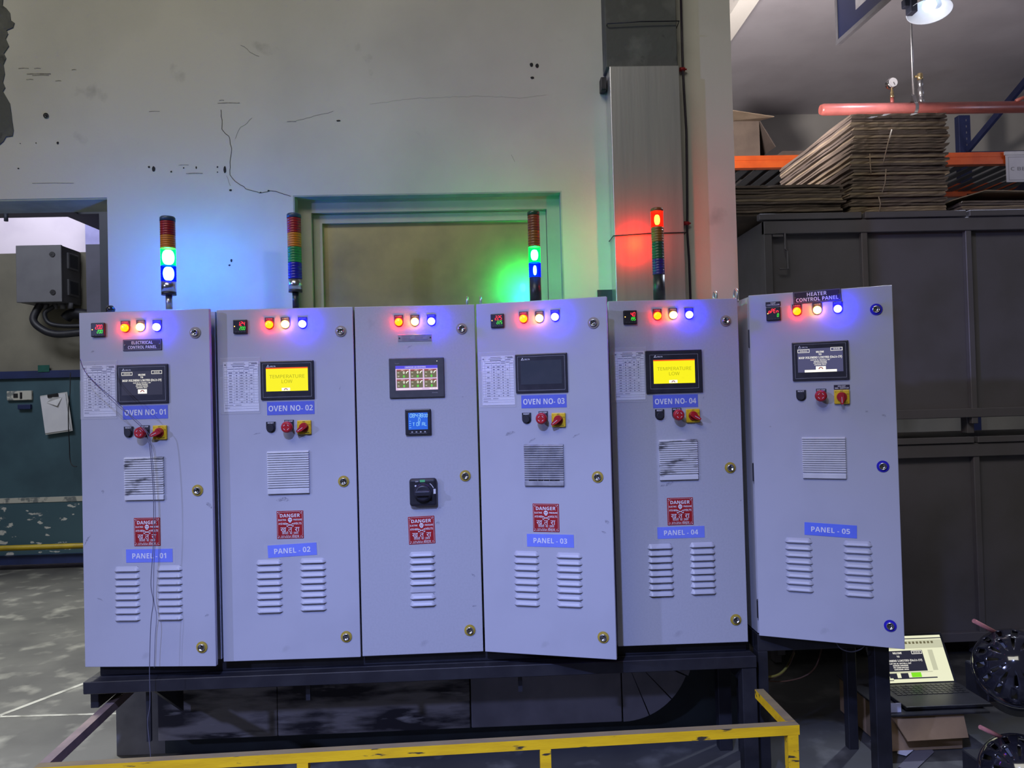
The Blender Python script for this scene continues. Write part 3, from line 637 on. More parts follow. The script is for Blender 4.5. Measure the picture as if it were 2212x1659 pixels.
        for k in range(4):
            g = R(45+90*k); c, q = math.cos(g), math.sin(g); tx, tz = -q, c
            b.add([(c*.0098+tx*e*.0036-c*f*.0007, -.0464, q*.0098+tz*e*.0036-q*f*.0007) for e, f in ((-1,-1),(1,-1),(1,1),(-1,1))], [(0,1,2,3)])
        s.sub('arrow_marks', b, M['white'], o)
    def rotary(s, px, py, ang, plate=False):
        u, z = s.uz(px, py); b = MB(); b.bbox(-.026, .026, -.010, 0, -.026, .026, .003); o = s.part('rotary_switch', b, M['yellow_plastic'], u, z)
        b = MB(); b.cyl((0,-.010,0), (0,-.017,0), .0175, .0165, 28); b.bar((0,-.010,0), (0,-.034,0), .001, .001)
        ca, sa = math.cos(ang), math.sin(ang)
        pts = [(.027, -.0035), (.027, .0035), (.010, .0085), (-.010, .0085), (-.0165, .005), (-.0165, -.005), (-.010, -.0085), (.010, -.0085)]
        b.prism([(x*ca-y*sa, x*sa+y*ca) for x, y in reversed(pts)], -.034, -.015)
        s.sub('knob', b, M['red_plastic'], o, 'red turn knob')
        b = MB(); b.add([(x*ca-y*sa, -.0345, x*sa+y*ca) for x, y in ((.0,-.0007),(.022,-.0007),(.022,.0007),(.0,.0007))], [(0,1,2,3)]); s.sub('pointer_line', b, M['white'], o)
        b = MB(); text(b, 'OFF', 0, .0212, .0038, y=-.0106, bold=.02); text(b, 'I', -.020, .018, .0045, y=-.0106); text(b, 'ON', .020, .010, .0036, y=-.0106); b.strip(.004, .020, -.0205, -.0190, -.0106)
        s.sub('plate_print', b, M['seam'], o)
    def lock(s, px, py, m):
        u, z = s.uz(px, py); b = MB(); b.lathe([(.0130,0),(.0130,.75),(.0118,1),(.0092,1),(.0088,.72),(.0001,.80)], (0,-.001,0), (0,-.011,0), 28, caps=False); o = s.part('cam_lock', b, M['chrome'], u, z)
        b = MB(); b.cyl((0,-.0032,0), (0,0,0), .0205, .0205, 32); s.sub('lock_ring', b, M[m], o, {'ring_yellow':'olive yellow ring','ring_grey':'worn grey ring','ring_blue':'blue ring'}[m])
        b = MB(); b.box(-.0012, .0012, -.0100, -.0090, -.0055, .0055); s.sub('key_slot', b, M['seam'], o)
    def grille(s, px, py, w, h, m, soot=False):
        u, z = s.uz(px, py); b = MB(); d = .010
        if not soot:
            b.box(-w/2, w/2, -.004, 0, -h/2, h/2)
        else:
            for x0, x1 in ((-w/2, -w/2+.016), (w/2-.016, w/2)): b.box(x0, x1, -.005, 0, -h/2, h/2)
            for k in range(3): b.box(-w/2+.05+k*.022-.001, -w/2+.05+k*.022+.001, -.006, 0, -h/2, h/2)
            b.box(-w/2, w/2, -.006, 0, h/2-.012, h/2)
        b.bbox(-w/2, w/2, -d, 0, -h/2, -h/2+.018, .002)
        n = 16; p = (h-.022)/n
        for i in range(n):
            zt = h/2-i*p; zb_ = zt-p*.78; th = .40 if not soot else .62
            b.add([(-w/2,-.004,zt),(w/2,-.004,zt),(w/2,-d,zt-p*th),(-w/2,-d,zt-p*th),(-w/2,-d,zb_),(w/2,-d,zb_),(w/2,-.003,zb_+.001),(-w/2,-.003,zb_+.001)],
                  [(3,2,1,0),(4,5,2,3),(7,6,5,4),(0,7,4,3),(1,2,5,6)])
        o = s.part('filter_grille', b, M[m], u, z)
        if soot:
            b = MB(); b.strip(-w/2+.014, w/2-.014, -h/2+.012, h/2-.01, -.0008); s.sub('filter_mat', b, M['soot'], o)
        return o
    def danger(s, px, py, tilt=0):
        u, z = s.uz(px, py); w, h = .0985, .103; b = MB(); b.bbox(-w/2, w/2, -.0018, 0, -h/2, h/2, .0005, 1); o = s.part('danger_plate', b, M['red'], u, z, tilt); y = -.0024
        b = MB(); c = .007; e = .0035; t = .0007
        b.strip(-w/2+e+c, w/2-e-c, h/2-e-t, h/2-e, y); b.strip(-w/2+e+c, w/2-e-c, -h/2+e, -h/2+e+t, y)
        b.strip(-w/2+e, -w/2+e+t, -h/2+e+c, h/2-e-c, y); b.strip(w/2-e-t, w/2-e, -h/2+e+c, h/2-e-c, y)
        for sx in (-1,1):
            for sz in (-1,1):
                x1, z1 = sx*(w/2-e-c), sz*(h/2-e-c)
                b.strip(min(x1, x1+sx*c), max(x1, x1+sx*c), z1-t/2, z1+t/2, y); b.strip(x1-t/2, x1+t/2, min(z1, z1+sz*c), max(z1, z1+sz*c), y)
                b.disc(sx*(w/2-.005), sz*(h/2-.005), .0020, y-.0002, 10)
        text(b, 'DANGER', 0, .0345, .0125, .074, y=y, bold=.045)
        text(b, 'ELECTRIC', -.028, .0185, .0062, .029, y=y, bold=.03); text(b, 'PRESSURE', .028, .0185, .0062, .031, y=y, bold=.03)
        text(b, '415/460', -.028, .0045, .0075, .029, y=y, bold=.03); text(b, 'VOLTS', .028, .0045, .0075, .028, y=y, bold=.03)
        # skull and crossed bones
        b.disc(0, .0185, .0080, y, 20); b.add([(-.0050,y,.014),(.0050,y,.014),(.0036,y,.0085),(-.0036,y,.0085)], [(0,1,2,3)])
        for q in (-1, 1):
            b.add([(-.010,y-.0001,-.0005+q*.0042-.0011),(.010,y-.0001,-.0005-q*.0042-.0011),(.010,y-.0001,-.0005-q*.0042+.0011),(-.010,y-.0001,-.0005+q*.0042+.0011)], [(0,1,2,3)])
            for r_ in (-1, 1): b.disc(q*.0105, -.0005+r_*.0050, .0019, y-.0001, 8); b.disc(q*.0117, -.0005+r_*.0030, .0017, y-.0001, 8)
        for x, t_ in ((-.025, 'ख'), (0, 'त'), (.026, 'रा')): text(b, t_, x, -.0165, .0185, y=y, bold=.022)
        text(b, 'िबजली  का  दबाव', 0, -.0305, .0092, .060, y=y, bold=.015); text(b, '४१५/४६० वोल्टस', 0, -.0425, .0088, .066, y=y, bold=.015)
        s.sub('lettering', b, M['white'], o)
        b = MB(); b.disc(-.0030, .0195, .0020, y-.0004, 10); b.disc(.0030, .0195, .0020, y-.0004, 10); b.add([(-.001,y-.0004,.0145),(.001,y-.0004,.0145),(0,y-.0004,.0168)], [(0,1,2)])
        s.sub('skull_eyes', b, M['red'], o)
    def louvres(s, px, pya, pyb, pxb=None, flat=None):
        if s.coat not in LOUVRE:
            me = make_louvre(); me.materials.clear(); me.materials.append(M['cab']); LOUVRE[s.coat] = me
        u0, z0 = s.uz(px, pya); u1, z1 = s.uz(pxb or px, pyb)
        for i in range(8):
            u, z = u0+(u1-u0)*i/7, z0+(z1-z0)*i/7
            o = s.part('louvre', LOUVRE[s.coat], None, u, z)
            if flat == i: o.scale = (1, .25, 1.5)
            obj('louvre_slot', SLOT, None, o)
    def eyebolt(s, px, y=.09, r=.017):
        u = at(px, 650, YC+y).x-s.x0; b = MB(); z = s.H-.004
        b.cyl((u, y, z), (u, y, z+.008), .011, n=14)
        b.tube([(u, y+r*math.cos(R(g)), z+.008+r+r*math.sin(R(g))) for g in range(-90, 271, 24)], .0048, 8)
        obj('lifting_eye', b, M['steel'], s.root)
    def scuff(s, px, py, L, wd, ang):
        u, z = s.uz(px, py); rn = random.Random(int(px*7+py)); b = MB(); n = 9; top = []; bot = []
        for i in range(n+1):
            t = i/n; e = math.sin(math.pi*t)**.7*wd/2; x = (t-.5)*L; q = .12*L*math.sin(2.4*t)
            top.append((x, q+e*rn.uniform(.4, 1.2))); bot.append((x, q-e*rn.uniform(.4, 1.2)))
        ca, sa = math.cos(ang), math.sin(ang); P = [(x*ca-y*sa, -.0004, x*sa+y*ca) for x, y in bot+top[::-1]]
        b.add(P, [(i, i+1, 2*n-i, 2*n+1-i) for i in range(n)]); s.part('scuff_mark', b, M['smudge'], u, z)
    def papers(s, px, py, w, h, label, tilt=0):
        u, z = s.uz(px, py); p = Vector((s.x0, YC, s.zb+z))+s.d*u-s.n*.0012
        b = MB(); b.box(-w/2, w/2, -.0006, .0006, -h/2, h/2); o = obj('record_sheet', b, M['paper'], None, p, s.a); o.rotation_euler = (0, tilt, s.a)
        tag(o, label, 'paper', 'record sheets taped to the cabinet doors'); y = -.0012
        b = MB(); t = .0005; X = lambda f: -w/2+f*w
        Zf = lambda f: h/2-f*h
        for f in (.105, .195)+tuple(.195+.0535*k for k in range(1, 12))+(.835, .90, .945): b.strip(X(.02), X(.985), Zf(f), Zf(f)+t, y)
        for f in (.02, .10, .30, .45, .58, .73, .86, .985): b.strip(X(f), X(f)+t, Zf(.84), Zf(.105), y)
        for f in (.10, .73): b.strip(X(f), X(f)+t, Zf(.105), Zf(.01), y)
        rn = random.Random(int(px))
        for f, x0, x1 in ((.025,.28,.60),(.055,.22,.63),(.085,.26,.60),(.02,.74,.96),(.075,.74,.90),(.14,.12,.29),(.14,.32,.44),(.14,.46,.57),(.12,.60,.72),(.15,.60,.72),(.13,.75,.85),(.15,.87,.97),(.865,.03,.27),(.865,.33,.50),(.92,.03,.17)):
            b.strip(X(x0), X(x1), Zf(f)-.0018, Zf(f), y)
        b.strip(X(.80), X(.97), Zf(.055), Zf(.035), y); b.disc(X(.055), Zf(.06), .003, y, 10)
        for k in range(12):
            f = .215+.0535*k
            for c, hw in ((.20,.05),(.375,.03),(.515,.045),(.655,.03),(.795,.03)):
                if rn.random() < .88: hw2 = hw*rn.uniform(.6, 1.2); b.strip(X(c-hw2), X(c+hw2), Zf(f+.016), Zf(f), y)
        obj('printed_table', b, M['ink'], o)
        b = MB(); b.box(-w/2-.010, w/2+.008, -.0022, -.0018, h/2-.012, h/2+.016); b.box(-w/2-.012, w/2+.004, -.0022, -.0018, -h/2-.008, h/2*.4); obj('clear_tape', b, M['tape'], o)

ZL = dict(ring_m='ring_yellow')
# 1 --- oven 01
c1 = Cabinet(-1.4936, -5.4, .4943, 'leftmost grey control cabinet, its ajar door marked OVEN NO-01 and PANEL-01')
c1.controller(214, 713, '200', '200'); c1.lamps([(271.4,708.6),(304.9,706.8),(340.1,706.8)]); c1.nameplate(308.2, 745, .147, .042, (('ELECTRICAL', .080), ('CONTROL PANEL', .108)))
c1.lock(421.8, 718.5, 'ring_grey'); c1.lock(427.2, 1059, 'ring_yellow'); c1.lock(436.5, 1397.6, 'ring_yellow')
c1.hmi(309.7, 829.4); c1.sticker(314.2, 890.6, .171, .050, 'OVEN NO- 01', .156, 'sign_blue', .0205)
c1.reset(278.7, 934.9); c1.estop(314, 934); c1.rotary(347.4, 934, R(205)); c1.grille(313, 1033.4, .148, .157, 'grille_dirty')
c1.danger(318.2, 1148.8); c1.sticker(322.8, 1200.4, .176, .049, 'PANEL - 01', .128, 'sign_blue_pale', .019); c1.louvres(274.6, 1228.3, 1334, 276); c1.louvres(366.4, 1226, 1332, 368)
c1.papers(215.4, 844.5, .124, .190, 'record sheet taped left of the OVEN NO-01 screen, crossed by two wires')
# 2 --- oven 02
c2 = Cabinet(-.9905, -.8, .5064, 'grey control cabinet with closed door marked OVEN NO-02 and PANEL-02')
c2.controller(520, 705.9, '124', '200'); c2.lamps([(582.4,701.4),(617,700.7),(654,700.1)])
c2.lock(736, 715.5, 'ring_grey'); c2.lock(742.4, 1039.4, 'ring_yellow'); c2.lock(748.2, 1374.9, 'ring_yellow')
c2.hmi(621.5, 821, .198, .144, 'warn'); c2.sticker(628.2, 881.5, .176, .049, 'OVEN NO- 02', .164, 'sign_blue', .0205)
c2.reset(585.7, 924.3); c2.estop(625, 922); c2.rotary(658, 922.8, R(215)); c2.grille(623.6, 1020, .154, .158, 'grille')
c2.danger(627, 1133.4); c2.sticker(631.6, 1188.5, .181, .046, 'PANEL - 02', .134, 'sign_blue_pale', .019, R(-2)); c2.louvres(581.7, 1213.3, 1317, 583); c2.louvres(676, 1210, 1312, 677.5)
c2.papers(521.2, 835.1, .130, .186, 'record sheet taped left of the OVEN NO-02 warning screen')
# 3 --- incomer
c3 = Cabinet(-.4792, .4, .4509, 'grey control cabinet with blue meter and black main switch, without an oven number', 'cab_hammer')
c3.lamps([(861.5,695.9),(896.4,695.3),(932,694.4)])
u, z = c3.uz(896.4, 730); b = MB(); b.bbox(-.0635, .0635, -.002, 0, -.013, .013, .0006, 1); o = c3.part('rating_plate', b, M['metal_plate'], u, z)
b = MB()
for zz, x0, x1 in ((.007,-.050,-.012),(.007,.0,.040),(0,-.050,-.018),(0,0,.030),(-.007,-.050,.048)): b.strip(x0, x1, zz-.0008, zz+.0008, -.0026)
obj('fine_print', b, M['ink'], o)
b = MB(); b.cyl((-.058,-.004,0),(-.058,-.002,0),.003,n=10); b.cyl((.058,-.004,0),(.058,-.002,0),.003,n=10); obj('screws', b, M['black_steel'], o)
c3.hmi(900.6, 816.1, .206, .150, 'grid', .157, .092, 0)
u, z = c3.uz(903.7, 911.4); b = MB(); b.bbox(-.0485, .0485, -.012, 0, -.0485, .0485, .004); o = c3.part('energy_meter', b, M['black'], u, z)
b = MB(); b.strip(-.036, .036, -.028, .035, -.0126); obj('screen', b, M['e_lcd'], o, label='blue lit display')
b = MB(); seg7(b, '08438', -.030, .018, .0068, .013, .0015, .0034, -.0131, .1); seg7(b, '00', .022, .018, .0052, .011, .0013, .0028, -.0131, .1); seg7(b, '0', .001, .0015, .0062, .012, .0014, .003, -.0131, .05)
for ch, x in (('O', -.006), ('A', .015), ('L', .025)): seg7(b, ch, x, -.014, .0064, .012, .0014, .003, -.0131, .05)
for x in (-.0165, .0045): b.strip(x-.0035, x+.0035, -.0034, -.002, -.0131); b.strip(x-.0007, x+.0007, -.014, -.0034, -.0131)
for k in range(4): b.strip(-.033, -.027+.001*(k % 2), .003-k*.008, .0042-k*.008, -.0131)
obj('screen_text', b, M['e_lcdtext'], o)
b = MB()
for k in range(4): b.strip(-.026+k*.016, -.020+k*.016, -.0395, -.0345, -.0126)
b.strip(-.032, .032, -.0425, -.0418, -.0126); obj('keys', b, M['letter_grey'], o)
u, z = c3.uz(915, 1062); b = MB(); b.bbox(-.051, .051, -.026, 0, -.052, .052, .011, 4); o = c3.part('main_switch', b, M['black'], u, z)
b = MB(); b.lathe([(.035,0),(.035,.45),(.030,.6),(.030,.62)], (0,-.026,0), (0,-.032,0), 32); b.lathe([(.030,0),(.028,.9),(.024,1)], (0,-.030,0), (0,-.048,0), 32); b.bbox(-.029, .029, -.060, -.040, -.010, .010, .005, 3); obj('turn_handle', b, M['bezel'], o)
b = MB(); b.box(-.011, .008, -.0268, -.0258, .0385, .0475); obj('on_label', b, M['green_plastic'], o, label='green position label')
b = MB(); b.box(.0385, .047, -.0268, -.0258, -.006, .012); text(b, 'OFF', -.022, .041, .004, .012, y=-.0265); b.disc(0, 0, .0425, -.0265, 10, R(22), R(52), .0405); obj('position_marks', b, M['white'], o)
b = MB(); b.disc(-.027, .025, .0034, -.0268, 10); obj('padlock_rivet', b, M['white'], o)
c3.lock(997, 709.8, 'ring_grey'); c3.lock(1004.9, 1027.4, 'ring_yellow'); c3.lock(1014.9, 1361, 'ring_yellow')
c3.danger(910.9, 1145, R(-1.2)); c3.louvres(912, 1196, 1302.7, 914, flat=5); c3.eyebolt(1009.5)
# 4 --- oven 03
c4 = Cabinet(-.0221, -17.1, .4934, 'grey control cabinet with half-open door marked OVEN NO-03 and PANEL-03')
c4.controller(1075.4, 693.2, '225', '225'); c4.lamps([(1131.4,688.7),(1165.8,687.8),(1199.5,684.8)])
c4.lock(1281.8, 697.4, 'ring_grey'); c4.lock(1291, 1030, 'ring_yellow'); c4.lock(1303.2, 1376.3, 'ring_yellow')
c4.hmi(1170, 805.9, .196, .144, 'off'); c4.sticker(1174.8, 867, .171, .048, 'OVEN NO- 03', .156, 'sign_blue', .0205, 0)
c4.reset(1138, 905); c4.estop(1174, 903.5); c4.rotary(1207.4, 907, R(218)); c4.grille(1175.4, 1004.5, .148, .152, 'grille_grey', True)
c4.danger(1179.6, 1118.4); c4.sticker(1188.7, 1168, .176, .047, 'PANEL - 03', .126, 'sign_blue_pale', .0185); c4.louvres(1137.4, 1195, 1301.6, 1139); c4.louvres(1229.5, 1198.7, 1304, 1231)
c4.papers(1076.3, 821.9, .126, .184, 'record sheet taped left of the blank OVEN NO-03 screen'); c4.eyebolt(1038.5)
# 5 --- oven 04
c5 = Cabinet(.4791, -.5, .4963, 'grey control cabinet with closed door marked OVEN NO-04 and PANEL-04', 'cab_hammer')
c5.controller(1360.5, 685.6, ' 40', '195'); c5.lamps([(1419.4,682.5),(1453.6,680.9),(1488,680.3)])
c5.lock(1567, 693, 'ring_grey'); c5.lock(1577, 1010, 'ring_yellow'); c5.lock(1589.3, 1338.3, 'ring_yellow')
c5.hmi(1455.2, 802.5, .216, .162, 'warn_big', .158, .090, 0); c5.sticker(1459, 866.5, .172, .049, 'OVEN NO- 04', .158, 'sign_blue', .0205)
c5.reset(1424.8, 897.2); c5.estop(1461.5, 896); c5.rotary(1496, 897.8, R(-32)); c5.grille(1465, 992.8, .146, .152, 'grille_dirty')
c5.danger(1469.3, 1104.4); c5.sticker(1471, 1150, .180, .044, 'PANEL - 04', .130, 'sign_blue_pale', .0185); c5.louvres(1426, 1179.5, 1281.7, 1429); c5.louvres(1517, 1176, 1277, 1519.5)
c5.papers(1359.9, 811.6, .116, .184, 'record sheet under shiny tape left of the OVEN NO-04 warning screen'); c5.eyebolt(1545); c5.eyebolt(1590, r=.021)
# 6 --- heater
c6 = Cabinet(1.0191, -25.5, .4946, 'rightmost grey control cabinet, its wide-open door marked HEATER CONTROL PANEL and PANEL-05', zt=1.8636, zb=.5684, depth=.28)
c6.controller(1670.9, 678, 'oPEn', '0'); c6.lamps([(1721.7,672.7),(1765.5,670),(1809.8,667.4)])
c6.nameplate(1670, 656.8, .054, .017, (('TEMP', .018), ('CONTROLLER', .046)), name='legend_plate', hl=.0050, small=True)
c6.nameplate(1764.6, 640, .165, .046, (('HEATER', .068), ('CONTROL PANEL', .145)), R(-1), hl=.0135)
c6.lock(1892.8, 668.3, 'ring_blue'); c6.lock(1907.2, 1007.2, 'ring_blue'); c6.lock(1923, 1351.5, 'ring_blue')
c6.hmi(1771.8, 779.6, .194, .144, 'welcome_lit'); c6.reset(1730.7, 856); c6.estop(1774, 855); c6.nameplate(1818.2, 836.2, .053, .017, (('ON/OFF', .026), ('SEL. SWITCH', .046)), name='legend_plate', hl=.0050, small=True)
c6.rotary(1818.5, 857.2, R(-88)); c6.grille(1779.7, 988.7, .148, .152, 'grille'); c6.sticker(1793.8, 1145.3, .178, .047, 'PANEL - 05', .132, 'sign_blue_pale', .0185, R(1.8), False)
c6.louvres(1724.7, 1166.5, 1271, 1728); c6.louvres(1852.5, 1173.5, 1282, 1856)
for zz in (1.13, .62, .10):
    b = MB(); b.bbox(-.006, .012, .003, .016, zz-.035, zz+.035, .002); c6.part('hinge', b, M['black_steel'])
for c_, L_ in ((c1, ((451,1092,.030,.016,-.9),(190,1168,.045,.006,.9),(216,1296,.028,.005,-.5),(200,760,.012,.008,.3),(222,1062,.010,.014,0),(447,1330,.018,.010,.4),(205,790,.014,.004,1.2))),
               (c2, ((556,938,.030,.003,.1),(735,840,.020,.002,1.2),(611,1082,.050,.018,-.1),(660,945,.035,.004,.3))),
               (c3, ((946,1130,.016,.014,.5),(950,1098,.012,.010,.2),(1000,858,.006,.007,.6),(885,750,.02,.006,.4),(1023,1243,.010,.020,.8),(1025,1310,.02,.006,0))),
               (c4, ((1102,938,.040,.016,.2),(1150,952,.030,.010,.5),(1312,1128,.014,.020,1.0),(1305,1150,.008,.016,1.2),(1245,942,.03,.006,.4))),
               (c5, ((1447,1046,.034,.016,.3),(1432,1050,.022,.008,.1),(1520,860,.016,.004,1.0),(1600,1082,.010,.006,.4))),
               (c6, ((1910,898,.010,.016,1.2),(1664,922,.006,.006,0),(1873,890,.012,.010,.8)))):
    for q_ in L_: c_.scuff(*q_)
# small black knob on the top left of cabinet 1
b = MB(); u = at(233, 660, 3.0).x; z = c1.zb+c1.H
b.lathe([(.010,0),(.010,.3),(.016,.45),(.018,.7),(.010,1)], (u-c1.x0, .12, z-c1.zb-.004), (u-c1.x0, .12, z-c1.zb+.040), 16)
obj('top_knob', b, M['gloss_black'], c1.root)

# ------------------------------------------------------------------ signal towers
def tower(px, Y, ztop_px, zbase, rad, segs, label, pole=True, lean=0):
    """segs: list of (name, lens material, core material or None, y_top_px, y_bottom_px)"""
    x = at(px, ztop_px, Y).x; zz = lambda p: at(px, p, Y).z
    t = thing('signal_tower', label, 'signal light', (x, Y, zbase), 'stacked signal lights on the cabinets')
    for name, m, core, a, c in segs:
        z1, z0 = zz(a)-zbase, zz(c)-zbase; b = MB(); k = 1.0
        if name == 'cap': b.lathe([(rad*1.03,0),(rad*1.03,.75),(rad*.9,1)], (0,0,z0), (0,0,z1), 32)
        elif name in ('collar', 'base'): b.cyl((0,0,z0), (0,0,z1), rad*.98, n=32)
        elif name == 'pole': b.cyl((0,0,z0), (0,0,z1), .0125, n=20); b.cyl((0,0,0), (0,0,.012), .018, n=20)
        else:
            n = 6; prof = []
            for i in range(n):
                prof += [(rad, (i+.0)/n+.001), (rad, (i+.72)/n), (rad*.955, (i+.80)/n), (rad*.955, (i+.96)/n)]
            b.lathe([(rad*.955,0)]+prof+[(rad*.955,1)], (0,0,z0), (0,0,z1), 32, caps=core is None)
        o = obj(name, b, M[m], t, label=('lit ' if core else '')+name.replace('_', ' ') if core else None)
        if core:
            h = z1-z0; b = MB(); kc = {'core_green':.80,'core_blue':.72,'core_green_slim':.60,'core_blue_dim':.30,'core_red':.46}[core]; hc = .06 if kc > .7 else .16; b.lathe([(.0001,0)]+[(rad*kc*math.sin(math.pi*i/10)**.6, .5-.5*math.cos(math.pi*i/10)) for i in range(1, 10)]+[(.0001,1)], (0,0,z0+h*hc), (0,0,z1-h*(hc+.02)), 20); obj('light_core', b, M[core], o)
    return t
ZC = ZT-.006
tower(362, 3.08, 480, ZC, .0285, [('cap','cap_blue',None,468.6,478.5),('red_lens','l_red',None,478.5,509),('amber_lens','l_amber',None,509,537),('green_lens','s_green','core_green',537,574),('blue_lens','s_blue','core_blue',574,608),
      ('collar','silver',None,608,631),('base','black',None,631,638),('pole','steel',None,638,668)], 'signal tower on the leftmost cabinet, its green and blue lights shining brightly')
tower(635, 3.08, 480, ZC, .0272, [('cap','cap_blue',None,462,471.5),('red_lens','l_red',None,471.5,504),('amber_lens','l_amber',None,504,534.5),('green_lens','l_green',None,534.5,568),('blue_lens','l_blue',None,568,603),
      ('collar','silver',None,603,626),('base','black',None,626,631.5),('pole','black',None,631.5,667)], 'unlit signal tower on the OVEN NO-02 cabinet by the window corner')
t3 = tower(1152.6, 3.05, 480, ZC, .0240, [('cap','l_greend',None,457,465.5),('red_lens','l_redd',None,465.5,499),('amber_lens','l_amberd',None,499,533.7),('green_lens','s_green','core_green_slim',533.7,567.6),('blue_lens','s_blue','core_blue_dim',567.6,599.5),
      ('base','black',None,599.5,660)], 'slim signal tower before the metal window, green light bright and blue light dim')
t4 = tower(1419.5, 3.05, 480, ZC, .0245, [('cap','l_redd',None,450,458),('red_lens','s_red','core_red',458,491),('amber_lens','l_amberd',None,491,523.5),('green_lens','l_greend',None,523.5,560),('blue_lens','l_blued',None,560,594),
      ('base','black',None,594,650)], 'slim signal tower on the OVEN NO-04 cabinet, red light shining at the top')
b = MB(); b.box(-.018, .006, -.0252, -.0238, .015, .026); obj('maker_label', b, M['letter_grey'], t3, label='small pale label')

# ------------------------------------------------------------------ black stand carrying cabinets 1-5
st = thing('steel_stand', 'long black steel stand under the five left-hand cabinets', 'stand', (-.25, 2.9, 0))
sx, sy = -.25, 2.9
def sbox(name, x0, x1, y0, y1, z0, z1, m='black_steel', par=st, org=(sx, sy, 0), bv=.002):
    b = MB(); b.bbox(x0-org[0], x1-org[0], y0-org[1], y1-org[1], z0-org[2], z1-org[2], bv, 1); return obj(name, b, M[m], par)
sbox('plinth', -1.462, .985, 2.945, 3.20, .500, .550); sbox('front_beam', -1.492, 1.0, 2.88, 2.93, .455, .4995); sbox('rear_beam', -1.492, 1.0, 3.20, 3.25, .455, .4995)
sbox('top_sheet', -1.488, .998, 2.931, 3.199, .490, .4995, bv=.001)
for x, y1 in ((-1.492, 3.396), (.95, 3.19)): sbox('side_beam', x, x+.03, 2.931, y1, .385, .454)
for x in (-1.292, -.70, .10):
    b = MB(); zt_, d = .454, .16 if x < -1 else .075
    x_ = x-sx
    b.add([(x_,3.0-sy-.06,zt_),(x_,3.26-sy,zt_),(x_,3.26-sy,.235 if x < -1 else .40),(x_+.012,3.0-sy-.06,zt_),(x_+.012,3.26-sy,zt_),(x_+.012,3.26-sy,.235 if x < -1 else .40)], [(0,1,2),(5,4,3),(0,3,4,1),(1,4,5,2),(2,5,3,0)])
    b.box(x_, x_+.016, 3.0-.062-sy, 3.0-.05-sy, zt_-d if x > -1 else .25, zt_)
    obj('bracket', b, M['black_steel'], st)
sbox('leg', .945, 1.0, 2.885, 2.94, 0, .4545); sbox('leg', .945, 1.0, 3.20, 3.25, 0, .4545)
# stand of the heater cabinet
s6 = thing('steel_stand', 'black steel stand with a front leg under the HEATER CONTROL PANEL cabinet', 'stand', (1.27, 3.0, 0)); og = (1.27, 3.0, 0)
sbox('frame_bar', 1.022, 1.525, 2.925, 2.975, .50, .566, par=s6, org=og); sbox('frame_bar', 1.022, 1.515, 3.16, 3.20, .50, .566, par=s6, org=og)
for x in (1.022, 1.465): sbox('frame_bar', x, x+.05, 2.976, 3.159, .50, .566, par=s6, org=og)
lx0, lx1 = at(1892, 1500, 2.925).x, at(1924, 1500, 2.925).x; sbox('leg', lx0, lx1, 2.925, 2.98, 0, .4995, par=s6, org=og); sbox('leg', 1.475, 1.515, 3.16, 3.20, 0, .4995, par=s6, org=og); sbox('leg', 1.022, 1.06, 3.16, 3.20, 0, .4995, par=s6, org=og); sbox('leg', 1.022, 1.06, 2.925, 2.98, 0, .4995, par=s6, org=og)
# hanging cables below
def cable(name, pts, r, m, label, cat='cable', n=40, group=None):
    P = [Vector(p) for p in pts]; out = []
    for i in range(len(P)-1):
        p0, p1, p2, p3 = P[max(i-1,0)], P[i], P[i+1], P[min(i+2,len(P)-1)]
        k = max(3, n//len(P))
        for j in range(k):
            t = j/k; out.append(.5*((2*p1)+(p2-p0)*t+(2*p0-5*p1+4*p2-p3)*t*t+(3*p1-p0-3*p2+p3)*t**3))
    out.append(P[-1]); b = MB(); b.tube(out, r, 8)
    o = obj(name, b, M[m])
    return tag(o, label, cat, group) if label else o
cable('hanging_cable', [at(1620,1452,3.02), at(1650,1462,3.0), at(1680,1458,3.02), at(1700,1440,3.05), at(1715,1410,3.1)], .005, 'cable_olive', 'olive yellow cable sagging below the gap beside the heater cabinet')
cable('hanging_cable', [at(1640,1470,3.05), at(1690,1472,3.06), at(1735,1462,3.07), at(1762,1440,3.08), at(1775,1400,3.1)], .003, 'cable_orange', 'thin brown cable looping low beneath the heater cabinet')
cable('hanging_cable', [at(1805,1385,2.9), at(1815,1400,2.9), at(1838,1408,2.9), at(1860,1402,2.9), at(1870,1390,2.9)], .0022, 'wire_grey', 'thin grey loop of wire just under the open heater door')
cable('hanging_cable', [at(1715,1405,3.05), at(1708,1430,3.05), at(1690,1455,3.06), at(1660,1468,3.07)], .003, 'cable_orange', 'thin brown cable hanging steeply behind the olive cable')
# wires hanging over cabinet 1
def wpts(l, Y): return [at(x, y, Y) for x, y in l]
cable('hanging_wire', wpts([(173,775),(184,803),(215,836),(250,866),(285,903),(311,928),(320,945),(326,990),(331,1060),(332,1110),(331,1180),(326,1260),(331,1300),(326,1345),(323,1440),(324,1520),(319,1560),(325,1630),(327,1690)], 2.795), .0014, 'wire_grey', 'thin grey wire hanging across the leftmost door down past the yellow rail', 'wire', 160)
cable('hanging_wire', wpts([(174,782),(190,812),(222,845),(258,880),(292,905),(316,930),(324,948),(330,1000),(335,1080),(336,1150),(333,1210),(332,1290),(338,1330),(335,1380),(333,1443)], 2.80), .0010, 'wire_grey', 'thinner grey wire beside it, ending at the bottom of the leftmost door', 'wire', 140)

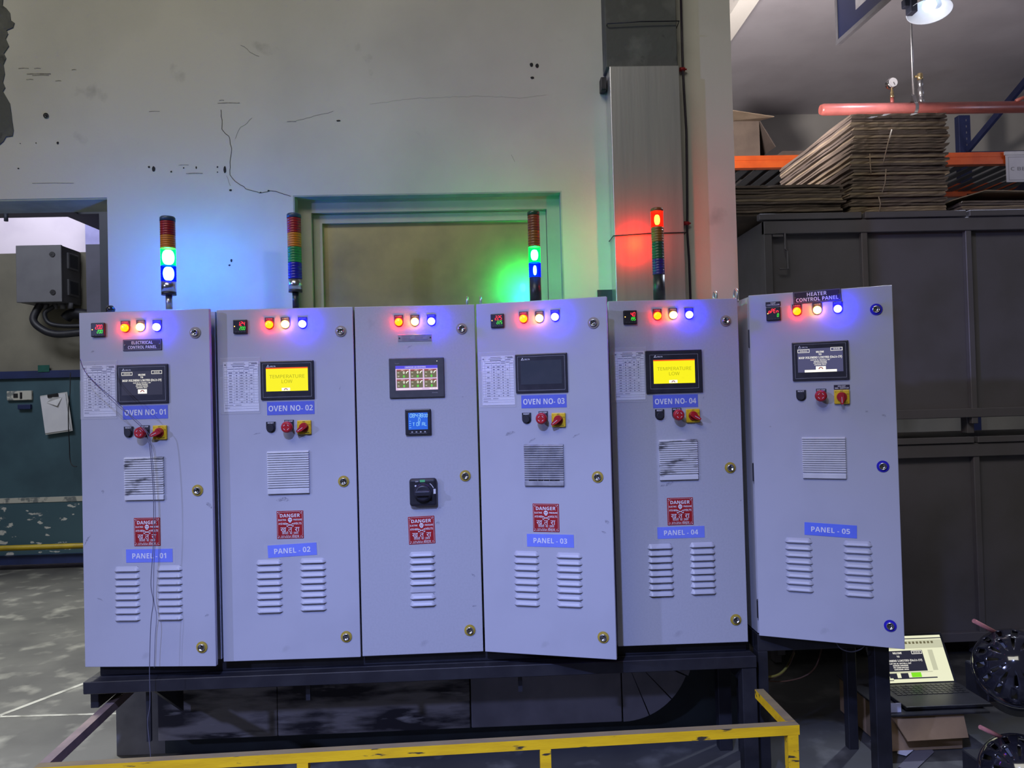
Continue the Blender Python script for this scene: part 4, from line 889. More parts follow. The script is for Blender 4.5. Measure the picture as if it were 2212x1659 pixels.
# ------------------------------------------------------------------ yellow guard rail
zr, sq = .40, .032
def zpt(px, py, z=zr):
    r = at(px, py, 1.0)-Vector((0,0,CAM_Z)); return Vector((0,0,CAM_Z))+r*((z-CAM_Z)/r.z)
pL, pR, pLb, pRb = zpt(72, 1659), zpt(1727, 1566), zpt(258, 1492), zpt(1649, 1488)
gr = thing('guard_rail', 'yellow square-tube guard rail standing low before the cabinets', 'guard rail', ((pL.x+pR.x)/2, (pL.y+pR.y)/2, 0))
o_ = Vector(gr.location)
def tubebar(name, p, q, m, label=None, top='dust'):
    b = MB(); b.bar(p-o_-Vector((0,0,sq/2)), q-o_-Vector((0,0,sq/2)), sq, sq); o = obj(name, b, M[m], gr, label=label)
    if top:
        me = o.data; me.materials.append(M[top])
        for f in me.polygons:
            if abs(f.normal.z) > .9 and f.center.z > zr-sq*.5: f.material_index = 1
    return o
dL = (pR-pL).normalized(); off = Vector((-dL.y, dL.x, 0))*(sq/2)
tubebar('top_bar', pL+off, pR+off, 'rail'); tubebar('side_bar', pR+off*2.1+Vector((-sq/2,0,0)), pRb+Vector((-sq/2,0,0)), 'rail'); tubebar('side_bar', pL+off*2.1+Vector((sq/2,0,0)), pLb+(pLb-pL)*((3.282-pLb.y)/(pLb.y-pL.y))+Vector((sq/2,0,0)), 'rail_brown', 'brown rusted side bar', None)
for px in (653, 1178, 1713):
    c = zpt(px, 1659-93*(px-72)/1655)+off
    b = MB(); b.box(c.x-o_.x-.0175, c.x-o_.x+.0175, c.y-o_.y-.0158, c.y-o_.y+.0158, 0, zr-sq-.0005); obj('post', b, M['rail'], gr)
# ------------------------------------------------------------------ grey steel bins on the right
YBN = 4.15
bx0 = 1.552; cw = [1.552, 2.112, 2.697, 3.29, 3.9]
def steel_bin(z0, z1, label, handle):
    t = thing('steel_bin', label, 'steel bin', ((bx0+cw[-1])/2, YBN, z0), 'stacked grey steel bins'); ox, oy, oz = t.location
    D = 1.05
    b = MB(); b.box(bx0+.012-ox, cw[-1]-ox, .022, D-.02, .04, z1-z0-.03); obj('bin_body', b, M['bin'], t)
    for i, x in enumerate(cw):
        b = MB(); wpost = .045 if i == 0 else .034; b.bbox(x-ox-(0 if i == 0 else .017), x-ox+(wpost if i == 0 else .017), -.012, .021, 0, z1-z0-.036, .003, 1); obj('post', b, M['bin'], t)
    b = MB()
    for x0, x1 in zip(cw, cw[1:]): b.bbox(x0-ox-.03*(x0 == bx0), x1-ox-.02, -.03, .01, z1-z0-.034, z1-z0, .003, 1)
    b.bbox(bx0-ox, cw[-1]-ox, -.018, .021, z1-z0-.11, z1-z0-.0365, .003, 1); obj('top_rail', b, M['bin'], t)
    b = MB(); b.bbox(bx0-ox, cw[-1]-ox, -.018, .021, .035, .085, .003, 1); obj('bottom_rail', b, M['bin'], t)
    for x in cw: b = MB(); b.bbox(x-ox-.02+.02*(x == bx0), x-ox+.02+.02*(x == bx0), .03, .09, -.055, .036, .003, 1); obj('foot', b, M['bin'], t)
    if handle:
        q = at(1690, 505, YBN), at(1705, 582, YBN); hx, hz1, hz0 = q[0].x-ox, q[0].z-oz, q[1].z-oz
        b = MB(); b.tube([(hx-.05,-.02,hz1),(hx+.005,-.022,hz1),(hx+.005,-.024,hz1-.09),(hx+.016,-.024,hz1-.10),(hx+.016,-.024,hz0),(hx-.03,-.022,hz0)], .006, 8, False)
        b.box(hx-.06, hx-.005, -.022, -.012, hz1-.02, hz1-.008)
        obj('latch', b, M['bin'], t)
    return t
steel_bin(1.285, 2.462, 'upper grey steel bin behind the heater cabinet, carrying the cardboard stacks', True)
steel_bin(.060, 1.215, 'lower grey steel bin standing on the floor under the upper one', False)

# flattened cartons in stacks
def slab(w, d, h, seed, wob=.005):
    rn = random.Random(seed); b = MB(); nx, ny = 14, 8; vs = []
    for k in (0, 1):
        for j in range(ny+1):
            for i in range(nx+1):
                x = -w/2+w*i/nx; y = d*j/ny
                if i in (0, nx): x += rn.uniform(-wob, wob)
                if j in (0, ny): y += rn.uniform(-wob, wob)*.8
                z = k*h*.78 + h*.09*math.sin(i*.8+seed)*math.sin(j*.9+seed*2)
                vs.append((x, y, z))
    n = (nx+1)*(ny+1); fs = []
    for j in range(ny):
        for i in range(nx):
            a = j*(nx+1)+i; fs += [(a, a+nx+1, a+nx+2, a+1), (n+a, n+a+1, n+a+nx+2, n+a+nx+1)]
    for i in range(nx): fs += [(i, i+1, n+i+1, n+i), (ny*(nx+1)+i, n+ny*(nx+1)+i, n+ny*(nx+1)+i+1, ny*(nx+1)+i+1)]
    for j in range(ny): a = j*(nx+1); c = a+nx; fs += [(a, n+a, n+a+nx+1, a+nx+1), (c, c+nx+1, n+c+nx+1, n+c)]
    return b.add(vs, fs)
ZTOP = 2.4635
def stack(x0, x1, y, d, ztop, n, group, label, seed, shear=0.0, mats=('carton','carton_b','carton_b','carton_c')):
    h = (ztop-ZTOP)/n; protos = [slab(x1-x0, d, h, seed+k).mesh('flattened_carton', M[mats[k]]) for k in range(4)]
    base = bpy.data.objects.new('flattened_carton', protos[0]); tag(base, label, 'flattened cardboard box', group); rn = random.Random(seed)
    for i in range(n):
        o = base if i == 0 else base.copy()
        o.data = protos[rn.randrange(4)]; o.location = ((x0+x1)/2+rn.uniform(-.014,.014)+shear*i/n, y+rn.uniform(-.012,.012), ZTOP+i*h+.003); o.rotation_euler = (0, 0, rn.uniform(-.012,.012))
        COL.objects.link(o)
p, q = at(1838, 245, 4.2), at(2052, 460, 4.2)
stack(p.x-.02, q.x-.02, 4.2, 1.02, p.z, 36, 'flattened cartons in the tall stack', 'flattened brown cardboard box lying in the tall stack under the red pipe', 11, .03)
stack(at(1575, 430, 4.2).x, p.x-.075, 4.18, .80, at(1700, 402, 4.2).z, 11, 'flattened cartons in the low stack', 'flattened dark cardboard box in the low stack between pillar and tall stack', 31)
stack(at(2072, 440, 4.2).x, at(2400, 440, 4.2).x, 4.2, .8, at(2150, 434, 4.2).z, 5, 'flattened cartons at the right edge', 'flattened cardboard box in the low stack right of the tall stack', 51, 0, ('carton_b','carton','carton_b','carton_c'))
b = MB(); z0 = at(2150, 433, 4.2).z+.004; xs = [at(x, 440, 4.2).x for x in (2058, 2130, 2240, 2400)]
zs = [z0, z0+.052, z0+.042, z0+.03]
b.add([(x, y, z) for y in (4.2, 4.9) for x, z in zip(xs, zs)]+[(x, y, z+.005) for y in (4.2, 4.9) for x, z in zip(xs, zs)],
      [(0,4,5,1),(1,5,6,2),(2,6,7,3),(8,9,13,12),(9,10,14,13),(10,11,15,14),(0,1,9,8),(1,2,10,9),(2,3,11,10),(4,12,13,5),(5,13,14,6),(6,14,15,7),(0,8,12,4),(3,7,15,11)])
tag(obj('folded_carton', b, M['carton_c']), 'thin folded cardboard sheet tented on top of the low right-hand stack', 'flattened cardboard box')
for pts, lb in (([(1926,280),(1918,310),(1908,352)], 'upper pale packing strip slanting down the front of the tall carton stack'), ([(1879,332),(1880,355),(1882,376)], 'short pale packing strip on the left front of the tall carton stack'), ([(1914,365),(1912,395),(1906,415)], 'pale packing strip midway down the tall carton stack'), ([(1898,425),(1902,440),(1899,458)], 'lowest pale packing strip near the foot of the tall carton stack')):
    b = MB(); ribbon(b, [at(x, y, 4.155) for x, y in pts], .007)
    b2 = MB(); b2.tube([at(x, y, 4.165) for x, y in pts], .003, 6); tag(obj('packing_strip', b2, M['carton_c']), lb, 'strap')

# ------------------------------------------------------------------ pallet rack behind
YK, YK2 = 6.2, 7.2
zb1, zb0 = at(1645, 336, YK).z, at(1645, 363, YK).z
rk = thing('pallet_rack', 'orange and blue pallet rack against the wall behind the cardboard', 'rack', (3.2, YK, 0)); kx, ky = 3.2, YK
def kbar(name, p, q, wx, wz, m, label=None):
    b = MB(); o = Vector((kx, ky, 0)); b.bar(Vector(p)-o, Vector(q)-o, wx, wz); return obj(name, b, M[m], rk, label=label)
xa, xb = at(1540, 350, YK).x, at(2420, 350, YK).x
b = MB(); h = zb1-zb0
b.box(xa-kx, xb-kx, 0, .05, zb0, zb1); b.box(xa-kx, xb-kx, -.012, 0, zb0, zb0+h*.36); b.box(xa-kx, xb-kx, -.006, 0, zb0+h*.62, zb0+h*.84); obj('front_beam', b, M['orange'], rk, label='orange front beam')
b = MB(); b.box(xa-kx, xb-kx, YK2-ky-.05, YK2-ky, zb0, zb1); obj('rear_beam', b, M['orange'], rk)
zl = at(2055, 414, YK2).z; b = MB(); b.box(at(1990,414,YK2).x-kx, at(2080,414,YK2).x-kx, YK2-ky-.06, YK2-ky-.01, zl-.06, zl+.05); obj('lower_rear_beam', b, M['orange'], rk)
up = at(2087, 350, YK2).x
for x, y in ((up, YK2), (up, YK)):
    b = MB(); b.bbox(x-kx-.058, x-kx+.058, y-ky, y-ky+.07, 0, 4.1, .004, 1); u_ = obj('upright', b, M['rack_blue'], rk, label='dark blue upright')
    b = MB()
    for k in range(20): b.box(x-kx+.010, x-kx+.018, y-ky-.0012, y-ky+.001, 2.9+k*.06, 2.92+k*.06)
    obj('upright_holes', b, M['alu'], u_)
for z0, z1 in ((3.75, 4.15), (3.72, 3.42), (3.02, 3.25), (2.6, 2.9)): kbar('brace', (up+.02, YK2+.02, z0), (up+.02, YK+.05, z1), .03, .06, 'rack_blue')
b = MB(); n = 26
for i in range(n):
    x = xa+(xb-xa)*i/n; wv = (xb-xa)/n
    b.box(x-kx, x+wv*.55-kx, .052, YK2-ky-.052, zb0+.02, zb0+.03); b.box(x+wv*.55-kx, x+wv-kx, .052, YK2-ky-.052, zb0+.05, zb0+.06)
obj('deck', b, M['deck'], rk)
# open carton and folded dark carton on the rack
zd = zb0+.062
cx0, cx1 = at(1560, 300, 6.3).x, at(1641, 300, 6.3).x; zt_ = at(1600, 262, 6.3).z
t = thing('open_carton', 'open brown cardboard box on the rack beside the plastered pillar', 'cardboard box', ((cx0+cx1)/2, 6.3, zd))
W2, Hc, Dc = (cx1-cx0)/2, zt_-zd, .45
b = MB(); g = .006
b.box(-W2, W2, 0, g, 0, Hc); b.box(-W2, W2, Dc-g, Dc, 0, Hc); b.box(-W2, -W2+g, g, Dc-g, 0, Hc); b.box(W2-g, W2, g, Dc-g, 0, Hc); b.box(-W2+g, W2-g, g, Dc-g, 0, g); obj('carton_body', b, M['carton'], t)
def flap(pts, th, name, m='carton_c'):
    b = MB(); b.add(list(pts)+[(x+th[0], y+th[1], z+th[2]) for x, y, z in pts], [(0,1,2,3),(7,6,5,4),(0,4,5,1),(1,5,6,2),(2,6,7,3),(3,7,4,0)]); obj(name, b, M[m], t)
flap([(-W2,-.002,Hc),(W2,-.002,Hc),(W2+.05,-.20,Hc-.04),(-W2,-.20,Hc+.02)], (0,-.004,.005), 'front_flap')
flap([(W2+.002,0,Hc),(W2+.002,Dc,Hc),(W2+.13,Dc,Hc-.20),(W2+.13,.0,Hc-.22)], (.005,0,.004), 'side_flap', 'carton_b')
flap([(-W2,Dc,Hc),(W2,Dc,Hc),(W2,Dc+.03,Hc+.16),(-W2,Dc+.03,Hc+.16)], (0,.005,0), 'back_flap')
x0, x1 = at(1640, 330, 6.4).x, at(1800, 330, 6.4).x
b = MB(); b.add([(x0,6.4,zd),(x1,6.4,zd),(x1,6.95,zd),(x0,6.95,zd),(x0+.20,6.4,zd+.14),(x1,6.4,zd+.14),(x1,6.95,zd+.14),(x0+.20,6.95,zd+.14)], [(3,2,1,0),(4,5,6,7),(0,1,5,4),(1,2,6,5),(2,3,7,6),(3,0,4,7)])
tag(obj('folded_carton', b, M['carton_b']), 'dark folded carton lying on the rack right of the open box', 'flattened cardboard box')
b = MB(); x0, x1 = at(2195, 420, 6.6).x, at(2330, 420, 6.6).x; z0, z1 = at(2200, 425, 6.6).z, at(2212, 385, 6.6).z
# hanging aisle card on the rack beam
p, q = at(2172, 330, 6.17), at(2262, 392, 6.17)
cdt = thing('rack_card', 'white card with grey print hanging on the orange rack beam at the right edge', 'sign', ((p.x+q.x)/2, 6.17, q.z)); w_ = (q.x-p.x)/2
b = MB(); b.bbox(-w_, w_, 0, .006, 0, p.z-q.z-.02, .002, 1); obj('card', b, M['paper'], cdt)
b = MB(); b.box(-w_-.008, w_, -.004, .010, p.z-q.z-.019, p.z-q.z+.01); obj('card_holder', b, M['white'], cdt)
b = MB(); text(b, 'C BEDK-A', 0, .11, .030, w_*1.55, y=-.001, bold=.04); b.frame(-w_+.02, w_-.02, .015, p.z-q.z-.035, .004, -.0008); obj('lettering', b, M['letter_grey'], cdt)

# ------------------------------------------------------------------ red pipe with gauge and valve
YP = 5.0
A, B = at(1772, 234, YP), at(2330, 230, YP); B.z = A.z = (A.z+B.z)/2-.004
pp = thing('fire_pipe', 'red overhead pipe with pressure gauge crossing above the tall carton stack', 'pipe', A)
rel = lambda v: Vector(v)-A
b = MB(); rp = .0385; b.lathe([(rp*.8,0),(rp,.012),(rp,1)], (0,0,0), rel(B), 28); obj('pipe_run', b, M['pipe_red'], pp)
g = rel(at(1926, 180, YP)); b = MB(); b.cyl((g.x,0,rp-.005), (g.x,0,rp+.035), .012, n=14); obj('gauge_stub', b, M['pipe_red'], pp)
b = MB(); b.lathe([(.013,0),(.013,.25),(.009,.3),(.012,.5),(.007,.7),(.007,1)], (g.x,0,rp+.036), (g.x,0,g.z-.03), 14); obj('gauge_cock', b, M['brass'], pp)
b = MB(); b.lathe([(.036,0),(.036,.8),(.032,1)], (g.x,.018,g.z), (g.x,-.020,g.z), 28); go = obj('pressure_gauge', b, M['chrome'], pp, label='round gauge with white dial')
b = MB(); b.disc(g.x, g.z, .030, -.0206, 24); obj('dial', b, M['white'], go)
b = MB(); b.bar((g.x,-.022,g.z), (g.x+.010,-.022,g.z-.020), .002, .002); obj('needle', b, M['seam'], go)
v = rel(at(1985, 165, YP)); b = MB()
z0, z1 = rp-.004, v.z+.02; H_ = z1-z0
b.lathe([(.017,0),(.017,.18),(.013,.19),(.013,.26),(.018,.27),(.018,.50),(.013,.51),(.013,.58),(.016,.59),(.016,.78)], (v.x+.012,0,z0), (v.x+.006,0,z1), 18); vo = obj('drain_valve', b, M['steel'], pp)
b = MB(); b.lathe([(.017,0),(.019,.4),(.019,.8),(.014,1)], (v.x+.0075,0,z0+H_*.78), (v.x+.006,0,z1), 18); b.cyl((v.x+.005,0,z1-.018), (v.x-.028,0,z1-.022), .008, n=12); obj('valve_outlet', b, M['brass'], vo)
b = MB(); r_ = rel(at(2208, 215, YP)); b.tube([(r_.x-.06,-.02,rp-.005),(r_.x-.03,-.03,r_.z-.005),(r_.x+.02,-.035,r_.z+.01)], .012, 10); obj('handle', b, M['pipe_red'], pp)
b = MB(); b.tube([(r_.x+.012+.028*math.cos(R(a)), -.05, r_.z+.015+.034*math.sin(R(a))) for a in range(0, 361, 20)], .006, 8); obj('valve_wheel', b, M['chrome'], pp)
# hanger rod with strap
h0 = at(1973, 205, YP); h1 = at(1966, 30, YP)
hg = thing('pipe_hanger', 'thin pale rod with strap holding the red pipe from above', 'pipe hanger', (h0.x, YP, A.z))
b = MB(); b.cyl((0,0,h0.z-A.z), (0,0,4.42-A.z), .0085, n=12); obj('rod', b, M['steel'], hg)
b = MB(); w2 = .011; ring = [(math.sin(R(a))*(rp+.003), math.cos(R(a))*(rp+.003)) for a in range(35, 326, 15)]
ring = [(0,h0.z-A.z)]+[(.0+y, z) for y, z in ring]+[(0,h0.z-A.z)]
for (y0_, z0_), (y1_, z1_) in zip(ring, ring[1:]): b.add([(-w2,y0_,z0_),(w2,y0_,z0_),(w2,y1_,z1_),(-w2,y1_,z1_)], [(0,1,2,3),(3,2,1,0)])
obj('strap', b, M['steel'], hg)

# ------------------------------------------------------------------ lamp and hanging sign
L0 = at(2008, 24, 4.4); ax = Vector((-.10, -.16, -1)).normalized()
light('pendant_lamp_light', 'SPOT', L0+ax*.004, L0+ax*2, 260, (0.72, 0.80, 1.0), spot_size=R(150), spot_blend=0.5, shadow_soft_size=0.035)
lp = thing('pendant_lamp', 'glowing white bell-shaped lamp hanging above the red pipe', 'lamp', L0)
b = MB(); b.lathe([(.026,0),(.034,.10),(.060,.35),(.098,.75),(.122,1.0),(.124,1.02),(.119,1.0),(.094,.74),(.056,.36),(.030,.14)], -ax*.09, ax*.0, 40, caps=False); obj('lamp_shade', b, M['shade'], lp)
b = MB(); b.lathe([(.012,0),(.034,.25),(.040,.55),(.030,.85),(.008,1)], -ax*.075, -ax*.002, 20); obj('bulb', b, M['e_bulb'], lp)
b = MB(); b.cyl(-ax*.17, -ax*.088, .030, .027, 20); b.cyl((0,0,.15), (0,0,4.42-L0.z), .008, n=10); obj('lamp_holder', b, M['alu'], lp)
q = at(1972, 10, 4.4)-L0; b = MB(); b.bbox(q.x-.03, q.x+.012, -.03, .03, q.z-.055, q.z+.12, .004, 1); b.bbox(q.x-.06, q.x-.028, -.02, .02, q.z-.02, q.z+.03, .004, 1); b.box(q.x, -.015, -.008, .008, .10, .125); obj('control_gear', b, M['navy_dark'], lp)

s0 = at(1811, 96, 4.3); y1_ = 4.3
while at(1920, 0, y1_).z > s0.z: y1_ -= .005
sd = (at(1920, 0, y1_)-s0); sd.z = 0; sd.normalize(); SL = 1.3
sg = thing('hanging_sign', 'dark navy overhead sign with pale letters and metal edge at the top', 'sign', s0, None, math.atan2(sd.x, -sd.y))
b = MB(); b.box(-.008, .008, -SL, 0, 0, .75); obj('sign_board', b, M['sign_navy'], sg)
b = MB(); b.box(-.012, .012, -SL, .004, -.004, .020); b.box(-.012, .012, -.020, .004, .0205, .76); b.box(-.012, .012, -SL, -.021, .735, .76); obj('sign_edge', b, M['bezel_grey'], sg)
b = MB(); text(b, 'EXIT', 0, 0, .30, None, y=0, bold=.05)
xm_ = min(v[0] for v in b.v); b2 = MB(); b2.add([(-.0090, -.205-(v[0]-xm_), v[2]+.15+.095) for v in b.v], b.f); obj('lettering', b2, M['alu'], sg)
b = MB(); b.cyl((0, -.12, .76), (0, -.12, 4.42-s0.z), .006, n=8); obj('hanger_rod', b, M['steel'], sg)
b = MB(); b.cyl((0, -1.1, .76), (0, -1.1, 4.42-s0.z), .006, n=8); obj('hanger_rod', b, M['steel'], sg)

# ------------------------------------------------------------------ laptop on a carton, papers, motors
LX, LY, LZ = 1.712, 3.373, .184
lt = thing('laptop', 'open black laptop with lit cream screen under the heater cabinet', 'laptop', (LX+.17, LY-.12, .165))
ox, oy, oz = lt.location
b = MB(); b.bbox(LX-.012-ox, LX+.357-ox, LY-.25-oy, LY-.004-oy, .002, .016, .004); obj('keyboard_base', b, M['black'], lt)
b = MB()
for r in range(5):
    for k in range(14): b.box(LX+.02-ox+k*.0225, LX+.039-ox+k*.0225, LY-.04-r*.022-oy, LY-.022-r*.022-oy, .0162, .0178)
obj('keys', b, M['black'], lt)
lid = bpy.data.objects.new('laptop_lid', None)
T = R(30); b = MB(); W_, H_ = .345, .200
b.bbox(-.012, W_+.012, 0, .008, -.014, H_+.012, .003); lid = obj('laptop_lid', b, M['bezel'], lt, (LX-ox, LY-oy, LZ-oz)); lid.rotation_euler = (-T, 0, 0)
y = -.0006
def sp(fx0, fx1, fz0, fz1, yy=y): return fx0*W_, fx1*W_, fz0*H_, fz1*H_, yy
b = MB(); b.strip(0, W_, 0, H_, y); obj('screen', b, M['e_cream'], lid, label='lit cream screen')
b = MB(); b.strip(*sp(0, 1, .925, .945, y*2)); b.strip(*sp(.22, .80, .075, .10, y*2)); b.strip(*sp(0,.22,.045,.06,y*2)); b.strip(*sp(.02, .70, .235, .68, y*2)); b.strip(*sp(.04,.14,.10,.20,y*2)); b.strip(*sp(.18,.28,.10,.20,y*2)); b.strip(*sp(.33,.43,.10,.20,y*2)); obj('dark_windows', b, M['e_dim'], lid)
b = MB(); b.strip(*sp(0, 1, .72, .90, y*2)); b.strip(*sp(0, .76, .205, .222, y*2)); b.strip(*sp(.775, .84, .24, .68, y*2)); obj('tool_panes', b, M['e_cream2'], lid)
b = MB(); b.strip(*sp(.47, .60, .105, .21, y*2)); obj('lime_tile', b, M['e_lime'], lid)
b = MB()
for k in range(12): b.strip(*sp(.30+k*.05, .33+k*.05, .82, .87, y*3))
obj('tool_icons', b, M['e_olive'], lid)
b = MB(); text(b, 'ROOP POLYMERS LIMITED (Unit-IV)', .36*W_, .47*H_, .0095, .61*W_, y=y*3, bold=.045, st='m'); text(b, 'TO', .36*W_, .555*H_, .007, y=y*3, bold=.03); text(b, 'WELCOME', .36*W_, .63*H_, .008, .12*W_, y=y*3, bold=.03)
for i, (s_, tw) in enumerate((('PLOT NO 25, SECTOR-4, IMT', .30), ('MANESAR, GURUGRAM', .20), ('PIN 122050 HARYANA', .20), ('GURUGRAM, INDIA', .19))): text(b, s_, .36*W_, (.405-i*.042)*H_, .0052, tw*W_, y=y*3, bold=.02)
b.frame(.55*W_, .69*W_, .60*H_, .67*H_, .002, y*3); b.frame(.03*W_, .16*W_, .60*H_, .67*H_, .002, y*3); text(b, '20:45:08', .62*W_, .635*H_, .006, y=y*3); text(b, '25/05/2023', .095*W_, .635*H_, .005, y=y*3)
obj('screen_text', b, M['e_white'], lid)
# carton carrying the laptop
x0, x1 = at(1930, 1560, 3.12).x-.03, at(2079, 1560, 3.12).x
bxo = thing('carton', 'brown cardboard box on the floor carrying the laptop', 'cardboard box', ((x0+x1)/2, 3.12, 0)); W2 = (x1-x0)/2
b = MB(); b.bbox(-W2, W2, 0, .42, .002, .155, .004, 1); obj('carton_body', b, M['carton_w'], bxo)
b = MB(); q0, q1 = at(1930, 1522, 3.115), at(1948, 1542, 3.115); b.box(q0.x-(x0+x1)/2-.02, q1.x-(x0+x1)/2, -.0015, 0, q1.z-.002, q0.z+.004); obj('shipping_label', b, M['paper'], bxo)
b = MB(); b.add([(-W2+.02,-.004,.148),(W2,-.004,.148),(W2-.01,-.050,.070),(-W2+.06,-.046,.064),(-W2+.02,-.008,.152),(W2,-.008,.152),(W2-.01,-.054,.073),(-W2+.06,-.050,.067)], [(0,1,2,3),(7,6,5,4),(0,4,5,1),(1,5,6,2),(2,6,7,3),(3,7,4,0)]); obj('flap', b, M['carton_w'], bxo)
b = MB(); b.bbox(-W2-.005, W2+.10, -.03, .44, .1555, .1645, .003, 1); tag(obj('black_board', b, M['black'], None, ((x0+x1)/2, 3.12, 0)), 'black sheet lying on the cardboard box under the laptop', 'sheet')
# papers on the floor
def floor_sheet(pxs, label, m='paper', z=.003):
    P = [zpt(x, y_, z) for x, y_ in pxs]; b = MB(); b.add([tuple(p) for p in P]+[(p.x, p.y, p.z+.0015) for p in P], [(3,2,1,0),(4,5,6,7),(0,1,5,4),(1,2,6,5),(2,3,7,6),(3,0,4,7)])
    o = obj('paper_sheet', b, M[m]); tag(o, label, 'paper', 'papers on the floor'); return o, P
floor_sheet([(1940,1657),(1973,1668),(2018,1625),(1995,1600)], 'dull clear folder lying under the white paper by the carton', 'bin', .003)
o, P = floor_sheet([(1938,1628),(1958,1633),(1992,1606),(1946,1588)], 'white printed paper on the floor by the heater stand leg', 'paper', .006)
c = sum(P, Vector())/4; b = MB()
for k in (-1, 0, 1):
    e = (P[1]-P[0]).normalized(); f = (P[3]-P[0]).normalized()
    b.add([tuple(c+e*a+f*(k*.02+d)+Vector((0,0,.002))) for a, d in ((-.03,0),(.03,0),(.03,.004),(-.03,.004))], [(0,1,2,3)])
obj('printed_lines', b, M['ink'], o)
floor_sheet([(1880,1600),(1895,1606),(1897,1604),(1882,1598)], 'thin pale scrap on the floor left of the heater stand leg', 'letter_grey', .003)

def blower(c, label, full=True):
    t = thing('blower_motor', label, 'motor', (c.x, c.y, 0 if c.z < .3 else .36), 'black slotted motor cowls'); o = Vector(t.location)
    ax = Vector((-.50, -.72, .48)).normalized(); r = .128; cc = c-o
    u = ax.orthogonal().normalized(); v = ax.cross(u)
    # domed cowl with cut slots, as a thick shell
    prof = [(.002, .098), (.024, .096), (.044, .090), (.049, .0885), (.072, .077), (.077, .0738), (.086, .067), (.091, .062), (.108, .042), (.112, .035), (.1205, .012), (.1225, -.005), (.1225, -.06)]
    n = 84; vs = []; fs = []
    for ro, h in prof:
        for i in range(n): g = 2*math.pi*i/n; vs.append(cc+ax*h+(u*math.cos(g)+v*math.sin(g))*ro)
    for k in range(len(prof)-1):
        for i in range(n):
            if k in (2, 3, 4) and i % 7 in (1, 2): continue
            if k in (6, 7, 8) and i % 6 in (1, 2): continue
            j = (i+1) % n; fs.append((k*n+i, k*n+j, (k+1)*n+j, (k+1)*n+i))
    fs.append(tuple(reversed(range(n))))
    b = MB(); b.add(vs, fs, True); co = obj('slotted_cowl', b, M['gloss_black'], t)
    md = co.modifiers.new('thickness', 'SOLIDIFY'); md.thickness = .006; md.offset = -1
    b = MB(); b.tube([cc-ax*.012+(u*math.cos(R(a))+v*math.sin(R(a)))*.126 for a in range(0, 361, 10)], .007, 10); obj('cowl_rim', b, M['gloss_black'], t)
    b = MB(); b.cyl(cc-ax*.30, cc-ax*.05, .118, n=40); obj('motor_body', b, M['black_steel'], t)
    b = MB(); k0 = cc+Vector((-.108, .03, .142)); b.cyl(k0+Vector((.10,.03,-.05)), k0+Vector((-.012,0,.012)), .0075, n=12); obj('pink_stub', b, M['pink'], t, label='short pinkish rod')
    b = MB(); low = c.z < .3
    if low: b.bbox(cc.x-.06, cc.x+.12, cc.y+.09, cc.y+.24, 0, cc.z-.02, .004, 1)
    else: b.bbox(cc.x-.04, cc.x+.10, cc.y+.09, cc.y+.22, 0, cc.z-.05, .004, 1)
    obj('foot', b, M['black_steel'], t)
blower(at(2192, 1440, 2.62), 'upper glossy black slotted motor cowl with pink rod at the right edge')
lo = at(2206, 1672, 2.62); blower(Vector((lo.x, lo.y, max(lo.z, .14))), 'lower black slotted motor cowl in the bottom right corner')

# ------------------------------------------------------------------ things seen through the doorway
q0, q1 = at(34, 531, 7.15), at(133, 651, 7.15)
jb = thing('junction_box', 'grey wall enclosure with two dark locks, high up through the doorway', 'electrical enclosure', ((q0.x+q1.x)/2, 7.15, q1.z)); W2, H_ = (q1.x-q0.x)/2, q0.z-q1.z
b = MB(); b.bbox(-W2, W2, .03, .34, 0, H_, .006, 2); obj('enclosure_body', b, M['box_grey'], jb)
b = MB(); b.bbox(-W2-.003, W2+.003, 0, .028, -.003, H_+.003, .006, 2); obj('door', b, M['box_grey'], jb)
for z in (.085, H_-.085):
    b = MB(); b.cyl((W2-.075,-.008,z), (W2-.075,.001,z), .024, n=18); b.box(W2-.10, W2-.075, -.010, -.006, z-.005, z+.005); obj('lock', b, M['black'], jb)
for z in (.10, H_-.17):
    b = MB(); b.bbox(W2-.004, W2+.016, .10, .28, z-.03, z+.12, .003, 1); f_ = obj('vent_hood', b, M['box_grey'], jb)
    b = MB(); b.box(W2+.0155, W2+.0175, .125, .265, z-.012, z+.105); obj('vent_opening', b, M['navy_dark'], f_)
b = MB()
for x in (-.02, .06, .13, .20): b.cyl((x,.15,-.05), (x,.15,.004), .024, n=14)
obj('cable_gland', b, M['box_grey'], jb)
jx, jz = (q0.x+q1.x)/2, q1.z
cable('enclosure_cable', [(jx-.06,7.28,jz), at(72,690,7.25), at(92,712,7.25), at(125,722,7.25), at(178,718,7.25), at(230,715,7.25)], .034, 'cable', 'thickest black cable curving out from under the wall enclosure', 'cable', 50, 'cables under the enclosure')
cable('enclosure_cable', [(jx+.06,7.28,jz-.03), at(97,676,7.26), at(105,697,7.26), at(135,704,7.26), at(178,704,7.26), at(230,704,7.26)], .02, 'cable', 'thinner black cable bending beside it under the wall enclosure', 'cable', 50, 'cables under the enclosure')
cable('enclosure_cable', [at(142,688,7.37), at(150,680,7.37), at(165,677,7.37), at(190,680,7.37), at(230,684,7.37)], .05, 'cable', 'bulky dark bundle right of the cables under the wall enclosure', 'cable', 40, 'cables under the enclosure')
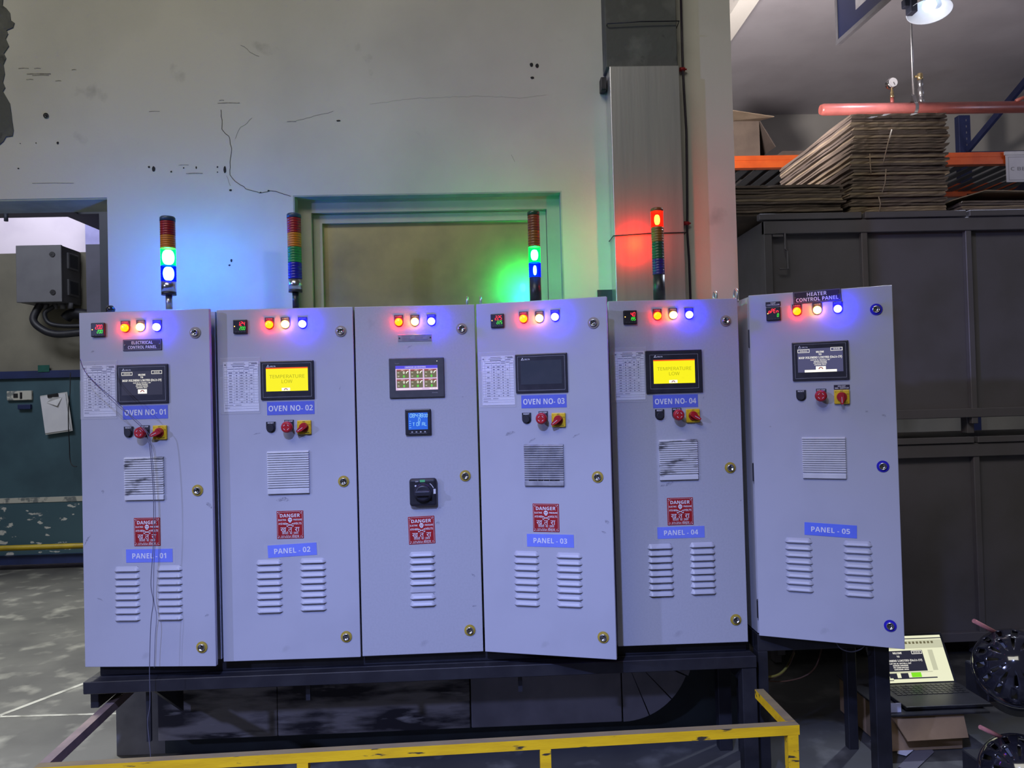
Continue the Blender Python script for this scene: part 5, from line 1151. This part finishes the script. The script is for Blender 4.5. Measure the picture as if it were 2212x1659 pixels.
# clipboard with papers
p = at(127, 892, 7.46)
cbp = thing('clipboard', 'clipboard with white papers hanging tilted on the teal wall', 'clipboard', (p.x, 7.46, p.z-.19)); cbp.rotation_euler = (0, R(-7), 0)
b = MB(); b.bbox(-.128, .128, 0, .006, 0, .375, .002, 1); obj('board', b, M['grille'], cbp)
b = MB(); b.box(-.124, .112, -.008, -.0015, .015, .362); obj('paper_pad', b, M['paper'], cbp)
b = MB(); b.bbox(-.05, .05, -.022, -.0085, .345, .375, .003, 1); obj('clip', b, M['black_steel'], cbp)
b = MB(); b.add([(-.07,-.011,.30),(.0,-.026,.345),(.08,-.011,.33),(.03,-.026,.255)], [(0,3,2,1)]); obj('folded_note', b, M['white'], cbp)
cable('wall_wire', [at(152,805,7.4), at(151,850,7.38), at(148,880,7.38), at(148,925,7.38), at(150,960,7.4), at(151,990,7.4), at(156,1005,7.38), at(166,1008,7.38)], .0045, 'cable', 'black wire dangling past the clipboard down the teal wall', 'wire', 60)
b = MB(); p, q = at(14, 845, 7.47), at(68, 864, 7.47); b.bbox(p.x, q.x, 7.47, 7.5, q.z, p.z, .004, 1)
so = tag(obj('wall_socket', b, M['chalk']), 'dirty cream socket plate on the teal wall left of the clipboard', 'socket')
b = MB(); cxs = (p.x+q.x)/2; zz = (p.z+q.z)/2; b.box(cxs-.05, cxs-.01, 7.465, 7.471, zz-.02, zz+.02); b.box(cxs+.01, cxs+.03, 7.465, 7.471, zz-.03, zz+.03); obj('socket_holes', b, M['seam'], so)
b = MB(); p, q = at(38, 874, 7.47), at(66, 884, 7.47); b.bbox(p.x, q.x, 7.465, 7.5, q.z, p.z, .006, 2); tag(obj('wall_fitting', b, M['navy']), 'small blue fitting on the teal wall under the cream socket plate', 'fitting')
b = MB(); p, q = at(81, 789, 7.46), at(106, 803, 7.46); b.box(p.x, q.x, 7.464, 7.4695, q.z, p.z); tag(obj('green_tape_piece', b, M['green_tape']), 'piece of green tape stuck on the navy rail above the clipboard', 'tape')
b = MB(); p = at(13, 466, 7.1); b.cyl((p.x,7.1,p.z+.03), (p.x,7.1,p.z-.05), .018, n=10); tag(obj('beam_stub', b, M['navy_dark']), 'short dark stub hanging under the beam above the wall enclosure', 'stub')
# clear round cover behind cabinet 2 by the window foot
p = at(699, 662, 3.1); b = MB(); b.lathe([(.050,0),(.050,.7),(.045,1)], (p.x, 3.10, ZT-.006), (p.x, 3.10, ZT+.012), 28); tag(obj('round_lid', b, M['grille']), 'pale round lid lying on top of the OVEN NO-02 cabinet by the window', 'lid')
